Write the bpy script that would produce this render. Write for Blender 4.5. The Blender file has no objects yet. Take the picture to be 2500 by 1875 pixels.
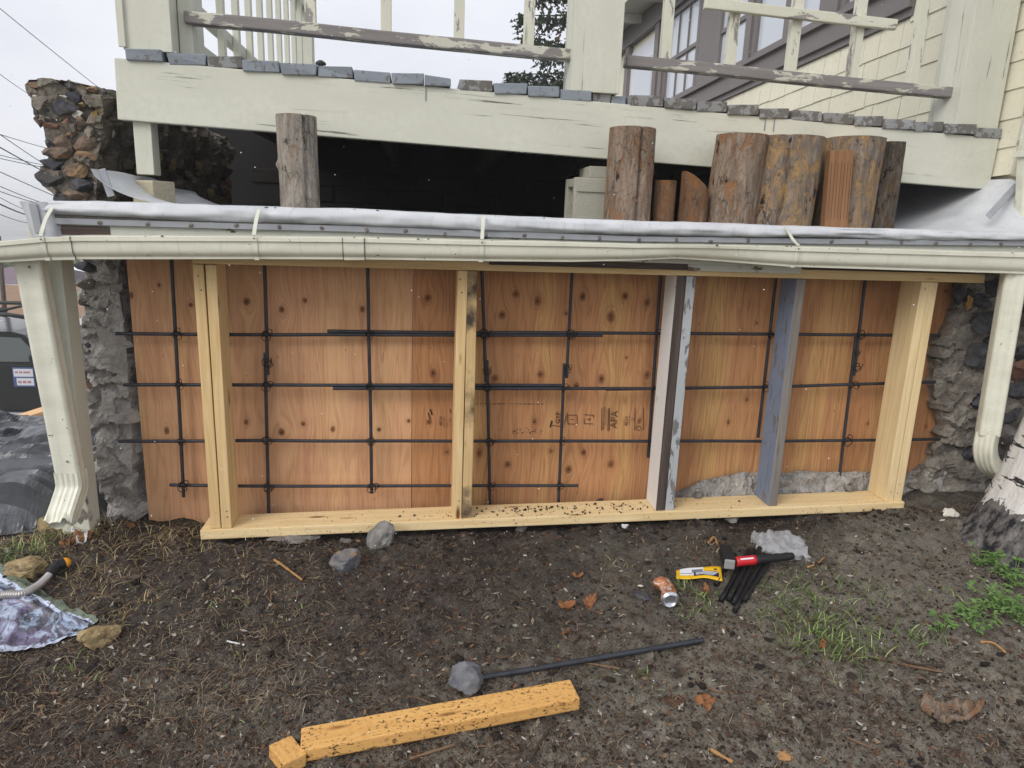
import bpy, bmesh, math, random
import numpy as np
from mathutils import Vector, Matrix
random.seed(7); rng = np.random.default_rng(7)
sc = bpy.context.scene; COL = sc.collection
# ---------------- camera ----------------
FL = .6934*2500
CAM = np.array([0, -2.62, 1.177]); _p, _y, _r = np.radians([13.26, 7.58, 2.15])
CF = np.array([np.sin(_y)*np.cos(_p), np.cos(_y)*np.cos(_p), -np.sin(_p)])
_a = np.array([np.cos(_y), -np.sin(_y), 0]); _u = np.cross(_a, CF)
CR = np.cos(_r)*_a+np.sin(_r)*_u; CU = -np.sin(_r)*_a+np.cos(_r)*_u
cam = bpy.data.cameras.new('camera'); cam.sensor_width = 36; cam.lens = 36*.6934; cam.clip_start = .02; cam.clip_end = 5000
camo = bpy.data.objects.new('camera', cam); COL.objects.link(camo); sc.camera = camo
camo.matrix_world = Matrix(((CR[0], CU[0], -CF[0], CAM[0]), (CR[1], CU[1], -CF[1], CAM[1]), (CR[2], CU[2], -CF[2], CAM[2]), (0, 0, 0, 1)))
# ---------------- sky and sun ----------------
SUN_EL, SUN_AZ = 36, -132      # azimuth measured from +Y towards +X: light comes from the front left, behind the viewer
world = bpy.data.worlds.new('World'); sc.world = world; world.use_nodes = True
wn = world.node_tree; wn.nodes.clear()
def WN(t, **k):
    n = wn.nodes.new(t)
    for a, b in k.items(): setattr(n, a, b)
    return n
sky = WN('ShaderNodeTexSky', sky_type='NISHITA', sun_disc=False, sun_elevation=math.radians(SUN_EL), sun_rotation=math.radians(SUN_AZ), dust_density=6, air_density=1.5)
tc = WN('ShaderNodeTexCoord'); mp = WN('ShaderNodeMapping'); mp.inputs['Scale'].default_value = (1, 1, 2.2)
cl = WN('ShaderNodeTexNoise'); cl.inputs['Scale'].default_value = 2.3; cl.inputs['Detail'].default_value = 4; cl.inputs['Roughness'].default_value = .5
rp = WN('ShaderNodeValToRGB'); rp.color_ramp.elements[0].position = .3; rp.color_ramp.elements[1].position = .72
rp.color_ramp.elements[0].color = (7.1, 7.4, 8.3, 1); rp.color_ramp.elements[1].color = (9.6, 9.7, 10.2, 1)
mx = WN('ShaderNodeMix', data_type='RGBA'); mx.inputs[0].default_value = .93
bg = WN('ShaderNodeBackground'); bg.inputs['Strength'].default_value = .1
wo = WN('ShaderNodeOutputWorld'); L = wn.links.new
L(tc.outputs['Generated'], mp.inputs['Vector']); L(mp.outputs[0], cl.inputs['Vector']); L(cl.outputs[0], rp.inputs[0])
L(sky.outputs[0], mx.inputs[6]); L(rp.outputs[0], mx.inputs[7]); L(mx.outputs[2], bg.inputs['Color']); L(bg.outputs[0], wo.inputs['Surface'])
sd = bpy.data.lights.new('sun', 'SUN'); sd.energy = 1.5; sd.angle = math.radians(32); sd.color = (1, .97, .92)
so = bpy.data.objects.new('sun', sd); COL.objects.link(so)
_e, _z = math.radians(SUN_EL), math.radians(SUN_AZ)
so.rotation_euler = Vector((-math.sin(_z)*math.cos(_e), -math.cos(_z)*math.cos(_e), -math.sin(_e))).to_track_quat('-Z', 'Y').to_euler()
cy = sc.cycles; cy.max_bounces = 5; cy.diffuse_bounces = 2; cy.glossy_bounces = 2; cy.transmission_bounces = 2; cy.transparent_max_bounces = 6; cy.volume_bounces = 1
vs = sc.view_settings; vs.view_transform = 'Standard'; vs.look = 'None'; vs.gamma = 1; vs.exposure = .15; vs.use_curve_mapping = False
# ---------------- pixel rays: a point of the photograph at a known depth plane ----------------
def ray(x, y): return CF+CR*(x-1250)/FL-CU*(y-937.5)/FL
def aty(x, y, Y): d = ray(x, y); return Vector(CAM+d*(Y-CAM[1])/d[1])
def atz(x, y, Z): d = ray(x, y); return Vector(CAM+d*(Z-CAM[2])/d[2])
def atx(x, y, X): d = ray(x, y); return Vector(CAM+d*(X-CAM[0])/d[0])
# ---------------- noise ----------------
def _h(i, j, k, s):
    h = (i*374761393+j*668265263+k*2147483647+s*974711) & 0x7fffffff
    h = ((h ^ (h >> 13))*1274126177) & 0x7fffffff
    return ((h ^ (h >> 16)) & 0xffffff)/float(0xffffff)
def _hs(i, j, k, s):
    h = (i*374761393+j*668265263+k*2147483647+s*974711) & 0x7fffffff
    h = ((h ^ (h >> 13))*1274126177) & 0x7fffffff
    return ((h ^ (h >> 16)) & 0xffffff)/16777215.
def _vs(x, y, z, s):
    i, j, k = math.floor(x), math.floor(y), math.floor(z); u, v, w = x-i, y-j, z-k
    u = u*u*(3-2*u); v = v*v*(3-2*v); w = w*w*(3-2*w)
    def e(b, c): return _hs(i, j+b, k+c, s)*(1-u)+_hs(i+1, j+b, k+c, s)*u
    r = e(0, 0)*(1-v)+e(1, 0)*v
    if w: r = r*(1-w)+(e(0, 1)*(1-v)+e(1, 1)*v)*w
    return r*2-1
def vn(x, y, z=0., s=0):
    if isinstance(x, (int, float)) and isinstance(y, (int, float)) and isinstance(z, (int, float)): return _vs(float(x), float(y), float(z), s)
    x, y, z = np.broadcast_arrays(np.asarray(x, float), np.asarray(y, float), np.asarray(z, float))
    i, j, k = (np.floor(a).astype(np.int64) for a in (x, y, z))
    u, v, w = x-i, y-j, z-k; u, v, w = (t*t*(3-2*t) for t in (u, v, w)); r = 0
    for a in (0, 1):
        for b in (0, 1):
            for c in (0, 1):
                r = r+_h(i+a, j+b, k+c, s)*(u if a else 1-u)*(v if b else 1-v)*(w if c else 1-w)
    return r*2-1
def fbm(x, y, z=0., o=4, s=0, g=.5):
    r = 0; a = 1
    for q in range(o):
        f = 2.03**q; r = r+a*vn(x*f, y*f, z*f, s+q*17); a *= g
    return r
def sst(a, b, x): t = np.clip((x-a)/(b-a), 0, 1); return t*t*(3-2*t)
# ---------------- ground height ----------------
def G(x, y, fine=True):
    x = np.asarray(x, float); y = np.asarray(y, float); s = np.clip(-y, 0, 3)
    z = -.052+.022*np.clip(x, -1.6, 2.6)-.10*s-.07*np.minimum(s, 1.6)**2
    z = z+.045*np.exp(-((x+1.22)**2/.05+(y-.02)**2/.04))                     # mound at the left post
    z = z+.05*np.exp(-((x-2.35)**2/.25+(y-.05)**2/.08))
    R = np.hypot(x, y+2.62); left = sst(-1.25, -2.1, x)*sst(-.2, .8, y)
    z = z-left*np.clip((R-4.3)*.36, 0, 2.75)
    far = sst(25, 80, R)*sst(-1, -6, x); z = z-far*3
    z = z-sst(.8, 2.5, y)*sst(-2, -1.5, x)*.0
    if fine:
        m = np.exp(-(np.maximum(R-3.2, 0))**2/8)
        z = z+m*(.016*fbm(x*4.2, y*4.2, 0, 3, 3)+.010*fbm(x*17, y*17, 0, 3, 5)+.010*np.maximum(fbm(x*42, y*42, 0, 2, 9), 0))
        pl = sst(-.05, .02, y)*sst(-.95, -.8, x)*sst(2.15, 2.0, x)*sst(.26, .14, y); z = z-pl*.02   # bed of the plate
    return z
def Gz(x, y): return float(G(x, y))
def gpt(px, py, up=0.):
    Z = -.1
    for _ in range(12):
        p = atz(px, py, Z+up); Z = Gz(p.x, p.y)
    return Vector((p.x, p.y, Z+up))
# ---------------- node helpers ----------------
def lin(r, g, b): return tuple(((v/255/12.92) if v/255 <= .04045 else ((v/255+.055)/1.055)**2.4) for v in (r, g, b))
class MT:
    def __init__(s, name, rough=.7, spec=.3, metal=0):
        s.m = bpy.data.materials.new(name); s.m.use_nodes = True; s.nt = s.m.node_tree
        s.b = s.nt.nodes['Principled BSDF']; s.b.inputs['Roughness'].default_value = rough
        s.b.inputs['Specular IOR Level'].default_value = spec; s.b.inputs['Metallic'].default_value = metal
    def nd(s, t, ins=None, **pr):
        n = s.nt.nodes.new(t)
        for k, v in pr.items(): setattr(n, k, v)
        for k, v in (ins or {}).items(): s.put(n.inputs[k], v)
        return n
    def put(s, sock, v):
        if isinstance(v, bpy.types.NodeSocket): s.nt.links.new(v, sock)
        elif isinstance(v, (tuple, list)) and sock.type == 'RGBA': sock.default_value = (*v[:3], 1)
        else: sock.default_value = v
    def obj(s, rnd=True):
        c = s.nd('ShaderNodeTexCoord').outputs['Object']
        if not rnd: return c
        r = s.nd('ShaderNodeObjectInfo').outputs['Random']
        k = s.nd('ShaderNodeVectorMath', operation='SCALE'); k.inputs[0].default_value = (37, 61, 23); s.put(k.inputs['Scale'], r)
        return s.nd('ShaderNodeVectorMath', {0: c, 1: k.outputs[0]}, operation='ADD').outputs[0]
    def rnd(s): return s.nd('ShaderNodeObjectInfo').outputs['Random']
    def pos(s): return s.nd('ShaderNodeNewGeometry').outputs['Position']
    def mp(s, v, sc=(1, 1, 1), lo=(0, 0, 0)): return s.nd('ShaderNodeMapping', {'Vector': v, 'Scale': sc, 'Location': lo}).outputs[0]
    def noise(s, v, scale=5, det=4, ro=.55, dist=0): return s.nd('ShaderNodeTexNoise', {'Vector': v, 'Scale': scale, 'Detail': det, 'Roughness': ro, 'Distortion': dist}).outputs[0]
    def vor(s, v, scale=5, out='Distance', feat='F1', rnd=1): return s.nd('ShaderNodeTexVoronoi', {'Vector': v, 'Scale': scale, 'Randomness': rnd}, feature=feat).outputs[out]
    def ramp(s, f, st, interp='LINEAR'):
        n = s.nd('ShaderNodeValToRGB', {0: f}); cr = n.color_ramp; cr.interpolation = interp
        while len(cr.elements) < len(st): cr.elements.new(.5)
        for e, (p, c) in zip(cr.elements, st):
            e.position = p; e.color = (*(c if isinstance(c, tuple) else (c, c, c)), 1)
        return n.outputs[0]
    def mix(s, f, a, b, mode='MIX'):
        n = s.nd('ShaderNodeMix', data_type='RGBA', blend_type=mode); s.put(n.inputs[0], f); s.put(n.inputs[6], a); s.put(n.inputs[7], b); return n.outputs[2]
    def ma(s, op, a, b=0., c=None):
        n = s.nd('ShaderNodeMath', {0: a, 1: b}, operation=op)
        if c is not None: s.put(n.inputs[2], c)
        return n.outputs[0]
    def sep(s, v): return s.nd('ShaderNodeSeparateXYZ', {0: v}).outputs
    def attr(s, nm, out='Color'): return s.nd('ShaderNodeAttribute', attribute_name=nm).outputs[out]
    def bump(s, h, st=.4, d=.01): s.put(s.b.inputs['Normal'], s.nd('ShaderNodeBump', {'Height': h, 'Strength': st, 'Distance': d}).outputs[0])
    def base(s, c): s.put(s.b.inputs['Base Color'], c); return s
    def rough(s, c): s.put(s.b.inputs['Roughness'], c); return s
MATS = {}
def simple(name, c, rough=.6, spec=.3, metal=0, var=.25, scale=30, bump=0):
    t = MT(name, rough, spec, metal); v = t.obj(); n = t.noise(v, scale, 5)
    t.base(t.mix(n, tuple(x*(1-var) for x in c), tuple(min(1, x*(1+var)) for x in c)))
    if bump: t.bump(t.noise(v, scale*2.5, 5), bump, .004)
    MATS[name] = t.m; return t.m
def paint(name, c, bare, peel=.36, crack=.5, sc=1., dirt=.35, grain=True, rough=.55):
    """old brushed paint on wood: long cracks, flaked patches down to bare wood, grime"""
    t = MT(name, rough, .35); v = t.obj()
    big = t.noise(t.mp(v, (2.2*sc, 6*sc, 6*sc)), 1.6, 5, .6)
    col = t.mix(t.ramp(big, [(.35, 0.), (.75, 1.)]), c, tuple(x*(1-dirt*.35) for x in c))
    col = t.mix(t.ramp(t.noise(v, 55, 4), [(.45, 0.), (.62, 1.)]), col, tuple(x*.93 for x in c))
    gr = t.noise(t.mp(v, (1.3*sc, 42*sc, 42*sc)), 1.5, 6, .65, .6)
    cr = t.ramp(gr, [(.335, 1.), (.375, 0.)]); cr = t.ma('MULTIPLY', cr, t.ramp(big, [(.40, 0.), (.56, crack)]))
    col = t.mix(cr, col, tuple(x*.22 for x in bare))
    pn = t.noise(t.mp(v, (4*sc, 13*sc, 13*sc)), 2.0, 7, .62, .3)
    pm = t.ramp(pn, [(peel-.012, 1.), (peel+.012, 0.)])
    bw = t.mix(gr, tuple(x*.55 for x in bare), tuple(x*1.45 for x in bare))
    col = t.mix(pm, col, bw)
    t.base(col); t.rough(t.mix(pm, (rough,)*3, (.9,)*3))
    hh = t.ma('SUBTRACT', t.ma('SUBTRACT', 1., pm), t.ma('MULTIPLY', cr, 1.5)); hh = t.ma('ADD', hh, t.ma('MULTIPLY', gr, .35))
    t.bump(hh, .45, .0018); MATS[name] = t.m; return t.m
def des(c, k=.25, g=1.): l = .3*c[0]+.55*c[1]+.15*c[2]; return tuple(min(1, (x*(1-k)+l*k)*g) for x in c)
def wood(name, a, b, knot=(.12, .05, .02), fr=1., wet=None, dirt=None, rough=.72, kn=.055, dt=.555):
    a, b = des(a, .15, 1.08), des(b, .15, 1.12); t = MT(name, rough, .25); v = t.obj()
    w = t.noise(t.mp(v, (.9, 3, 3)), 1.5, 2)
    vv = t.nd('ShaderNodeVectorMath', {0: t.mp(v, (1.1*fr, 26*fr, 26*fr)), 1: t.mp(w, (1, 1, 1))}, operation='ADD').outputs[0]
    g = t.noise(vv, 2.2, 5, .6, .5); fine = t.noise(t.mp(v, (5, 190, 190)), 2, 3)
    col = t.mix(t.ramp(g, [(.3, 0.), (.7, 1.)]), a, b); col = t.mix(t.ma('MULTIPLY', fine, .35), col, tuple(x*.6 for x in a))
    if kn:
        d = t.vor(t.mp(v, (3.2, 13, 13)), 1.0); col = t.mix(t.ramp(d, [(kn, 1.), (kn*2.6, 0.)]), col, knot)
    if wet: col = t.mix(t.ramp(t.noise(v, 6, 4), [(.5, 0.), (.66, 1.)]), col, wet)
    if dirt:
        s1 = t.ramp(t.noise(t.mp(v, (70, 110, 110)), 1., 6, .72, .6), [(dt, 0.), (dt+.025, 1.)]); s2 = t.ramp(t.noise(v, 9, 5), [(.36, .1), (.56, 1.)])
        col = t.mix(t.ma('MULTIPLY', s1, s2), col, dirt)
    t.base(col); t.bump(t.ma('ADD', g, fine), .22, .002); MATS[name] = t.m; return t.m
# ---------------- mesh helpers ----------------
LOC = {}
def tag(o, label=None, cat=None, group=None, kind=None):
    for k, v in (('label', label), ('category', cat), ('group', group), ('kind', kind)):
        if v: o[k] = v
    return o
def link(o, parent, M=None):
    COL.objects.link(o)
    if parent:
        o.parent = parent; root = parent
        o.matrix_parent_inverse = Matrix.Translation(LOC.get(parent.name, Vector())).inverted() if parent.type == 'EMPTY' else parent.matrix_basis.inverted() if not parent.parent else (parent.matrix_basis).inverted()
    if M is not None: o.matrix_basis = M
    return o
def thing(name, loc, label, cat, group=None, kind=None):
    o = bpy.data.objects.new(name, None); o.empty_display_size = .05; COL.objects.link(o); loc = Vector(loc); o.location = loc; LOC[o.name] = loc
    return tag(o, label, cat, group, kind)
def mk(name, verts, faces, mat, parent=None, M=None, smooth=False, mats=None, midx=None):
    me = bpy.data.meshes.new(name); me.from_pydata([tuple(map(float, v)) for v in verts] if not isinstance(verts, np.ndarray) else verts.tolist(), [], faces if not isinstance(faces, np.ndarray) else faces.tolist()); me.update()
    for m in (mats or [mat]): me.materials.append(MATS[m] if isinstance(m, str) else m)
    if midx is not None: me.polygons.foreach_set('material_index', midx)
    if smooth: me.polygons.foreach_set('use_smooth', [True]*len(me.polygons))
    if smooth == 'a': me.set_sharp_from_angle(angle=.5)
    o = bpy.data.objects.new(name, me); return link(o, parent, M)
def inst(name, o, parent=None, M=None):
    c = bpy.data.objects.new(name, o.data); return link(c, parent, M)
def frame(x, up=(0, 0, 1), o=(0, 0, 0)):
    x = Vector(x).normalized(); up = Vector(up); y = up.cross(x)
    if y.length < 1e-4: y = Vector((0, 1, 0)).cross(x)
    y.normalize(); z = x.cross(y)
    M = Matrix((x, y, z)).transposed().to_4x4(); M.translation = Vector(o); return M
def bevbox(sx, sy, sz, bev=.003, seg=2, cuts=0, wob=0., seed=0):
    bm = bmesh.new(); bmesh.ops.create_cube(bm, size=1); bmesh.ops.scale(bm, vec=(sx, sy, sz), verts=bm.verts)
    if cuts:
        ed = [e for e in bm.edges if abs((e.verts[0].co-e.verts[1].co).normalized().x) > .9]
        bmesh.ops.subdivide_edges(bm, edges=ed, cuts=cuts)
    if bev:
        ed = [e for e in bm.edges if len(e.link_faces) == 2 and e.calc_face_angle(0) > .5]
        bmesh.ops.bevel(bm, geom=ed, offset=bev, segments=seg, affect='EDGES', profile=.6)
    if wob:
        for v in bm.verts:
            p = v.co; v.co.y += wob*float(vn(p.x*2.3+seed, 3.1+seed)); v.co.z += wob*float(vn(p.x*2.7+seed, 9.7+seed))
    vs_ = [v.co.copy() for v in bm.verts]; fs = [[v.index for v in f.verts] for f in bm.faces]; bm.free(); return vs_, fs
def board(name, p0, p1, w, h, mat, parent=None, up=(0, 0, 1), bev=.003, cuts=0, wob=0., mats=None, seed=0):
    """plank from p0 to p1 along its own X axis; w across, h along up"""
    p0, p1 = Vector(p0), Vector(p1); v, f = bevbox((p1-p0).length, w, h, bev, 2, cuts, wob, seed)
    return mk(name, v, f, mat, parent, frame(p1-p0, up, (p0+p1)/2), smooth=False)
def box(name, lo, hi, mat, parent=None, bev=.003, axis=0):
    lo, hi = Vector(lo), Vector(hi); c = (lo+hi)/2; d = hi-lo
    if axis == 0: return board(name, (lo.x, c.y, c.z), (hi.x, c.y, c.z), d.y, d.z, mat, parent, bev=bev)
    if axis == 1: return board(name, (c.x, lo.y, c.z), (c.x, hi.y, c.z), d.x, d.z, mat, parent, bev=bev)
    return board(name, (c.x, c.y, lo.z), (c.x, c.y, hi.z), d.x, d.y, mat, parent, up=(0, -1, 0), bev=bev)
def tube_vf(path, rad, n=8, cap=True, flat=None, base=0):
    path = [Vector(p) for p in path]; m = len(path)
    rad = rad if hasattr(rad, '__len__') else [rad]*m; V = []; Fs = []
    up = Vector((.13, .21, .97))
    t0 = (path[1]-path[0]).normalized(); a = t0.cross(up)
    if a.length < .1: a = t0.cross(Vector((0, 1, 0)))
    a.normalize()
    for i in range(m):
        t = (path[min(i+1, m-1)]-path[max(i-1, 0)]).normalized(); a = (a-t*a.dot(t)).normalized(); b = t.cross(a)
        for k in range(n):
            q = 2*math.pi*k/n; V.append(path[i]+(a*math.cos(q)+b*math.sin(q)*(flat or 1))*rad[i])
    for i in range(m-1):
        for k in range(n): Fs.append([base+i*n+k, base+i*n+(k+1) % n, base+(i+1)*n+(k+1) % n, base+(i+1)*n+k])
    if cap: Fs.append([base+k for k in range(n)][::-1]); Fs.append([base+(m-1)*n+k for k in range(n)])
    return V, Fs
def tube(name, path, rad, mat, parent=None, n=8, smooth=True, flat=None):
    v, f = tube_vf(path, rad, n, True, flat); return mk(name, v, f, mat, parent, smooth=smooth)
def spline(pts, k=8):
    pts = [Vector(p) for p in pts]; out = []
    for i in range(len(pts)-1):
        a, b, c, d = pts[max(i-1, 0)], pts[i], pts[i+1], pts[min(i+2, len(pts)-1)]
        for j in range(k):
            t = j/k; out.append(.5*((2*b)+(c-a)*t+(2*a-5*b+4*c-d)*t*t+(3*b-a-3*c+d)*t**3))
    out.append(pts[-1]); return out
def gridmesh(P, flip=False):
    """P: array (r,c,3) -> verts, quads"""
    r, c = P.shape[:2]; i = np.arange(r*c).reshape(r, c)
    f = np.stack([i[:-1, :-1], i[:-1, 1:], i[1:, 1:], i[1:, :-1]], -1).reshape(-1, 4)
    return P.reshape(-1, 3), (f[:, ::-1] if flip else f)
_ico = {}
def ico(n):
    if n not in _ico:
        bm = bmesh.new(); bmesh.ops.create_icosphere(bm, subdivisions=n, radius=1)
        _ico[n] = (np.array([v.co for v in bm.verts]), [[v.index for v in f.verts] for f in bm.faces]); bm.free()
    return _ico[n]
def rock_vf(seed, size, planes=9, sub=3, rough=.06, cut=(.5, .82)):
    v, f = ico(sub); v = v.copy(); r = np.random.default_rng(seed)
    for _ in range(planes):
        n = r.normal(size=3); n /= np.linalg.norm(n); d = r.uniform(*cut); q = v@n-d; v = v-np.outer(np.maximum(q, 0), n)
    v = v*(1+rough*fbm(v[:, 0]*1.7+seed, v[:, 1]*1.7, v[:, 2]*1.7, 3, seed)[:, None]+rough*.45*fbm(v[:, 0]*6+seed, v[:, 1]*6, v[:, 2]*6, 3, seed+5)[:, None])
    return v*np.array(size), f
def rock(name, c, size, seed, mat, parent=None, planes=9, sub=3, rough=.06, rot=None, smooth=False, cut=(.5, .82)):
    v, f = rock_vf(seed, size, planes, sub, rough, cut)
    M = Matrix.Translation(Vector(c)) @ (Matrix.Rotation(rot or 0, 4, 'Z'))
    return mk(name, v, f, mat, parent, M, smooth)
def txt(name, s, size, o, xd, yd, mat, parent, align='CENTER'):
    cu = bpy.data.curves.new('t', 'FONT'); cu.body = s; cu.size = size; cu.align_x = align; cu.align_y = 'CENTER'; cu.resolution_u = 2
    ob = bpy.data.objects.new('t', cu); me = bpy.data.meshes.new_from_object(ob); bpy.data.objects.remove(ob)
    me.name = name; me.materials.clear(); me.materials.append(MATS[mat]); xd, yd = Vector(xd).normalized(), Vector(yd).normalized()
    M = Matrix((xd, yd, xd.cross(yd))).transposed().to_4x4(); M.translation = Vector(o)
    return link(bpy.data.objects.new(name, me), parent, M)
def vcol(o, cols, name='Col'):
    a = o.data.attributes.new(name, 'FLOAT_COLOR', 'POINT'); c = np.ones((len(cols), 4), np.float32); c[:, :3] = cols; a.data.foreach_set('color', c.ravel())
# ---------------- materials ----------------
cream = lin(217, 217, 201)
paint('cream_paint', cream, (.25, .23, .2), peel=.27, crack=.75, dirt=.4)
paint('cream_clean', cream, (.3, .28, .24), peel=.2, crack=.3)
paint('rail_paint', lin(206, 204, 188), (.25, .232, .222), peel=.54, crack=.5, sc=1.)
paint('baluster_paint', lin(220, 219, 200), (.30, .28, .26), peel=.40, crack=.6)
paint('deck_end', lin(142, 149, 157), (.19, .175, .16), peel=.40, crack=.9, sc=1.6)
paint('deck_end_bare', lin(152, 154, 154), (.17, .16, .145), peel=.50, crack=.9, sc=.9)
paint('grey_trim', lin(128, 122, 121), (.2, .19, .18), peel=.3, crack=.4)
paint('shingle_paint', lin(236, 231, 208), (.3, .26, .2), peel=.24, crack=.4, dirt=.25)
paint('fascia_paint', lin(212, 213, 200), (.15, .115, .09), peel=.37, crack=.7)
paint('old_white', lin(238, 238, 238), (.16, .11, .08), peel=.33, crack=.3)
wood('pine', lin(216, 176, 108), lin(240, 208, 146), knot=lin(120, 70, 35))
wood('pine_pale', lin(226, 192, 130), lin(246, 220, 164), knot=lin(130, 84, 44))
wood('pine_stained', lin(206, 168, 104), lin(226, 192, 130), wet=lin(78, 66, 58))
wood('pine_sill', lin(230, 194, 128), lin(248, 220, 164), knot=lin(120, 70, 35), dirt=lin(112, 76, 62), dt=.61)
wood('pine_wet', lin(218, 156, 66), lin(238, 184, 92), knot=lin(92, 46, 18), dirt=lin(46, 34, 28), rough=.45)
wood('fir_orange', lin(138, 96, 58), lin(166, 118, 74), kn=0)
wood('plank_orange', lin(222, 168, 108), lin(240, 196, 140), kn=0)
wood('grey_wood', lin(112, 104, 98), lin(152, 144, 134), knot=(.04, .03, .03), fr=1.3)
wood('dark_wood', lin(66, 54, 48), lin(104, 90, 82), knot=(.03, .02, .02), fr=1.3)
wood('block_wood', lin(170, 160, 132), lin(200, 190, 160), kn=0)
t = MT('white_membrane', .38, .4); v = t.pos()
n1 = t.noise(t.mp(v, (3, 3, 3)), 3, 5); st_ = t.noise(t.mp(v, (26, 26, 2.5)), 2, 4)
c_ = t.mix(t.ramp(n1, [(.35, 0.), (.7, 1.)]), lin(212, 214, 217), lin(192, 195, 199)); c_ = t.mix(t.ma('MULTIPLY', t.ramp(st_, [(.56, 0.), (.8, 1.)]), .35), c_, lin(140, 138, 132))
t.base(c_); t.bump(t.noise(v, 22, 3), .12, .004); MATS['white_membrane'] = t.m
simple('seam_tar', lin(96, 92, 86), .8, var=.6, scale=60, bump=.4)
simple('bar_metal', lin(160, 163, 168), .45, .5, 0, .22, 14)
simple('nail_head', lin(120, 112, 104), .55, .5, .3, .5, 90, .5)
t = MT('gutter_paint', .38, .45); v = t.pos(); g1 = t.noise(t.mp(v, (2.2, 7, 7)), 2.5, 5); g2 = t.noise(t.mp(v, (34, 30, 3)), 1.5, 4)
c_ = t.mix(t.ramp(g1, [(.35, 0.), (.75, 1.)]), lin(232, 231, 213), lin(212, 210, 192)); c_ = t.mix(t.ma('MULTIPLY', t.ramp(g2, [(.58, 0.), (.85, 1.)]), .28), c_, lin(128, 122, 102))
c_ = t.mix(t.ramp(t.noise(v, 48, 5), [(.69, 0.), (.72, 1.)]), c_, lin(120, 112, 96)); t.base(c_); t.bump(t.noise(v, 18, 2), .06, .003); MATS['gutter_paint'] = t.m
t = MT('dark_debris', .85, .2); v = t.pos(); t.base(t.mix(t.noise(v, 40, 6), (.012, .011, .01), (.075, .068, .06))); t.rough(t.ramp(t.noise(v, 9, 3), [(.4, .45), (.6, .9)])); t.bump(t.noise(v, 60, 5), .8, .01); MATS['dark_debris'] = t.m
t = MT('rebar_steel', .55, .5, .55); v = t.obj(); t.base(t.mix(t.noise(v, 25, 5), lin(42, 44, 50), lin(82, 84, 92))); MATS['rebar_steel'] = t.m
simple('tie_wire', lin(34, 32, 32), .5, .4, .5)
t = MT('mortar', .93, .15); v = t.pos(); a_ = t.noise(v, 14, 7, .62); b_ = t.noise(v, 95, 5, .6)
c_ = t.mix(t.ramp(a_, [(.32, 0.), (.68, 1.)]), lin(158, 154, 149), lin(206, 202, 196)); c_ = t.mix(t.ma('MULTIPLY', b_, .25), c_, lin(110, 106, 102))
t.base(c_); t.bump(t.ma('ADD', t.ma('MULTIPLY', a_, 1.2), b_), .9, .012); MATS['mortar'] = t.m
t = MT('mortar_old', .93, .15); v = t.pos(); a_ = t.noise(v, 11, 7, .62); b_ = t.noise(v, 80, 5, .6)
c_ = t.mix(t.ramp(a_, [(.32, 0.), (.68, 1.)]), lin(104, 98, 90), lin(172, 163, 148)); c_ = t.mix(t.ramp(t.noise(v, 19, 5), [(.6, 0.), (.7, 1.)]), c_, lin(150, 122, 70)); c_ = t.mix(t.ma('MULTIPLY', b_, .4), c_, lin(52, 48, 46))
t.base(c_); t.bump(t.ma('ADD', t.ma('MULTIPLY', a_, 1.2), b_), .9, .012); MATS['mortar_old'] = t.m
t = MT('mortar_mid', .93, .15); v = t.pos(); a_ = t.noise(v, 12, 7, .62); b_ = t.noise(v, 80, 5, .6)
c_ = t.mix(t.ramp(a_, [(.32, 0.), (.68, 1.)]), lin(112, 106, 98), lin(184, 177, 166)); c_ = t.mix(t.ma('MULTIPLY', b_, .4), c_, lin(64, 60, 56)); t.base(c_); t.bump(t.ma('ADD', t.ma('MULTIPLY', a_, 1.2), b_), .9, .012); MATS['mortar_mid'] = t.m
def stone(name, a, b, c=None, scale=24, lichen=None):
    t = MT(name, .82, .25); v = t.obj(); n = t.noise(v, scale, 8, .66, .4); m = t.noise(t.mp(v, (1, 1, 2.2)), scale*.45, 5, .6, .6)
    col = t.mix(t.ramp(n, [(.32, 0.), (.68, 1.)]), a, b)
    if c: col = t.mix(t.ramp(m, [(.52, 0.), (.64, 1.)]), col, c)
    if lichen: col = t.mix(t.ramp(t.noise(v, scale*.7, 5, .6), [(.62, 0.), (.68, 1.)]), col, lichen)
    t.base(col); t.bump(n, .8, .01); MATS[name] = t.m
stone('stone_dark', lin(52, 53, 58), lin(98, 98, 104), lin(76, 72, 70)); stone('stone_grey', lin(92, 90, 88), lin(150, 147, 142), lin(120, 112, 104))
stone('stone_brown', lin(88, 76, 68), lin(144, 124, 106), lin(70, 66, 64), lichen=lin(164, 122, 80)); stone('stone_orange', lin(112, 92, 74), lin(160, 132, 100), lin(84, 78, 76), lichen=lin(170, 124, 74))
stone('stone_white', lin(196, 190, 178), lin(226, 220, 208)); stone('stone_red', lin(124, 92, 80), lin(152, 116, 102)); stone('stone_tan', lin(134, 114, 80), lin(182, 162, 122), lin(96, 84, 64), 30)
stone('stone_mixed', lin(78, 80, 86), lin(132, 132, 136), lin(150, 122, 86), 22)
simple('concrete_block', lin(172, 170, 156), .92, .15, var=.2, scale=120, bump=.7)
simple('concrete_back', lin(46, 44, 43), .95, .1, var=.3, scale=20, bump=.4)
simple('glass_dark', (.16, .18, .185), .06, .6, var=.1)  # base colour lightened to suggest reflections in the panes
t = MT('window_glass', .04, .8); t.base((.62, .66, .72)); MATS['window_glass'] = t.m  # opaque pale base colour stands in for sky reflection and curtains
simple('curtain', lin(206, 210, 214), .9, .1, var=.08, scale=4)
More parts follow.
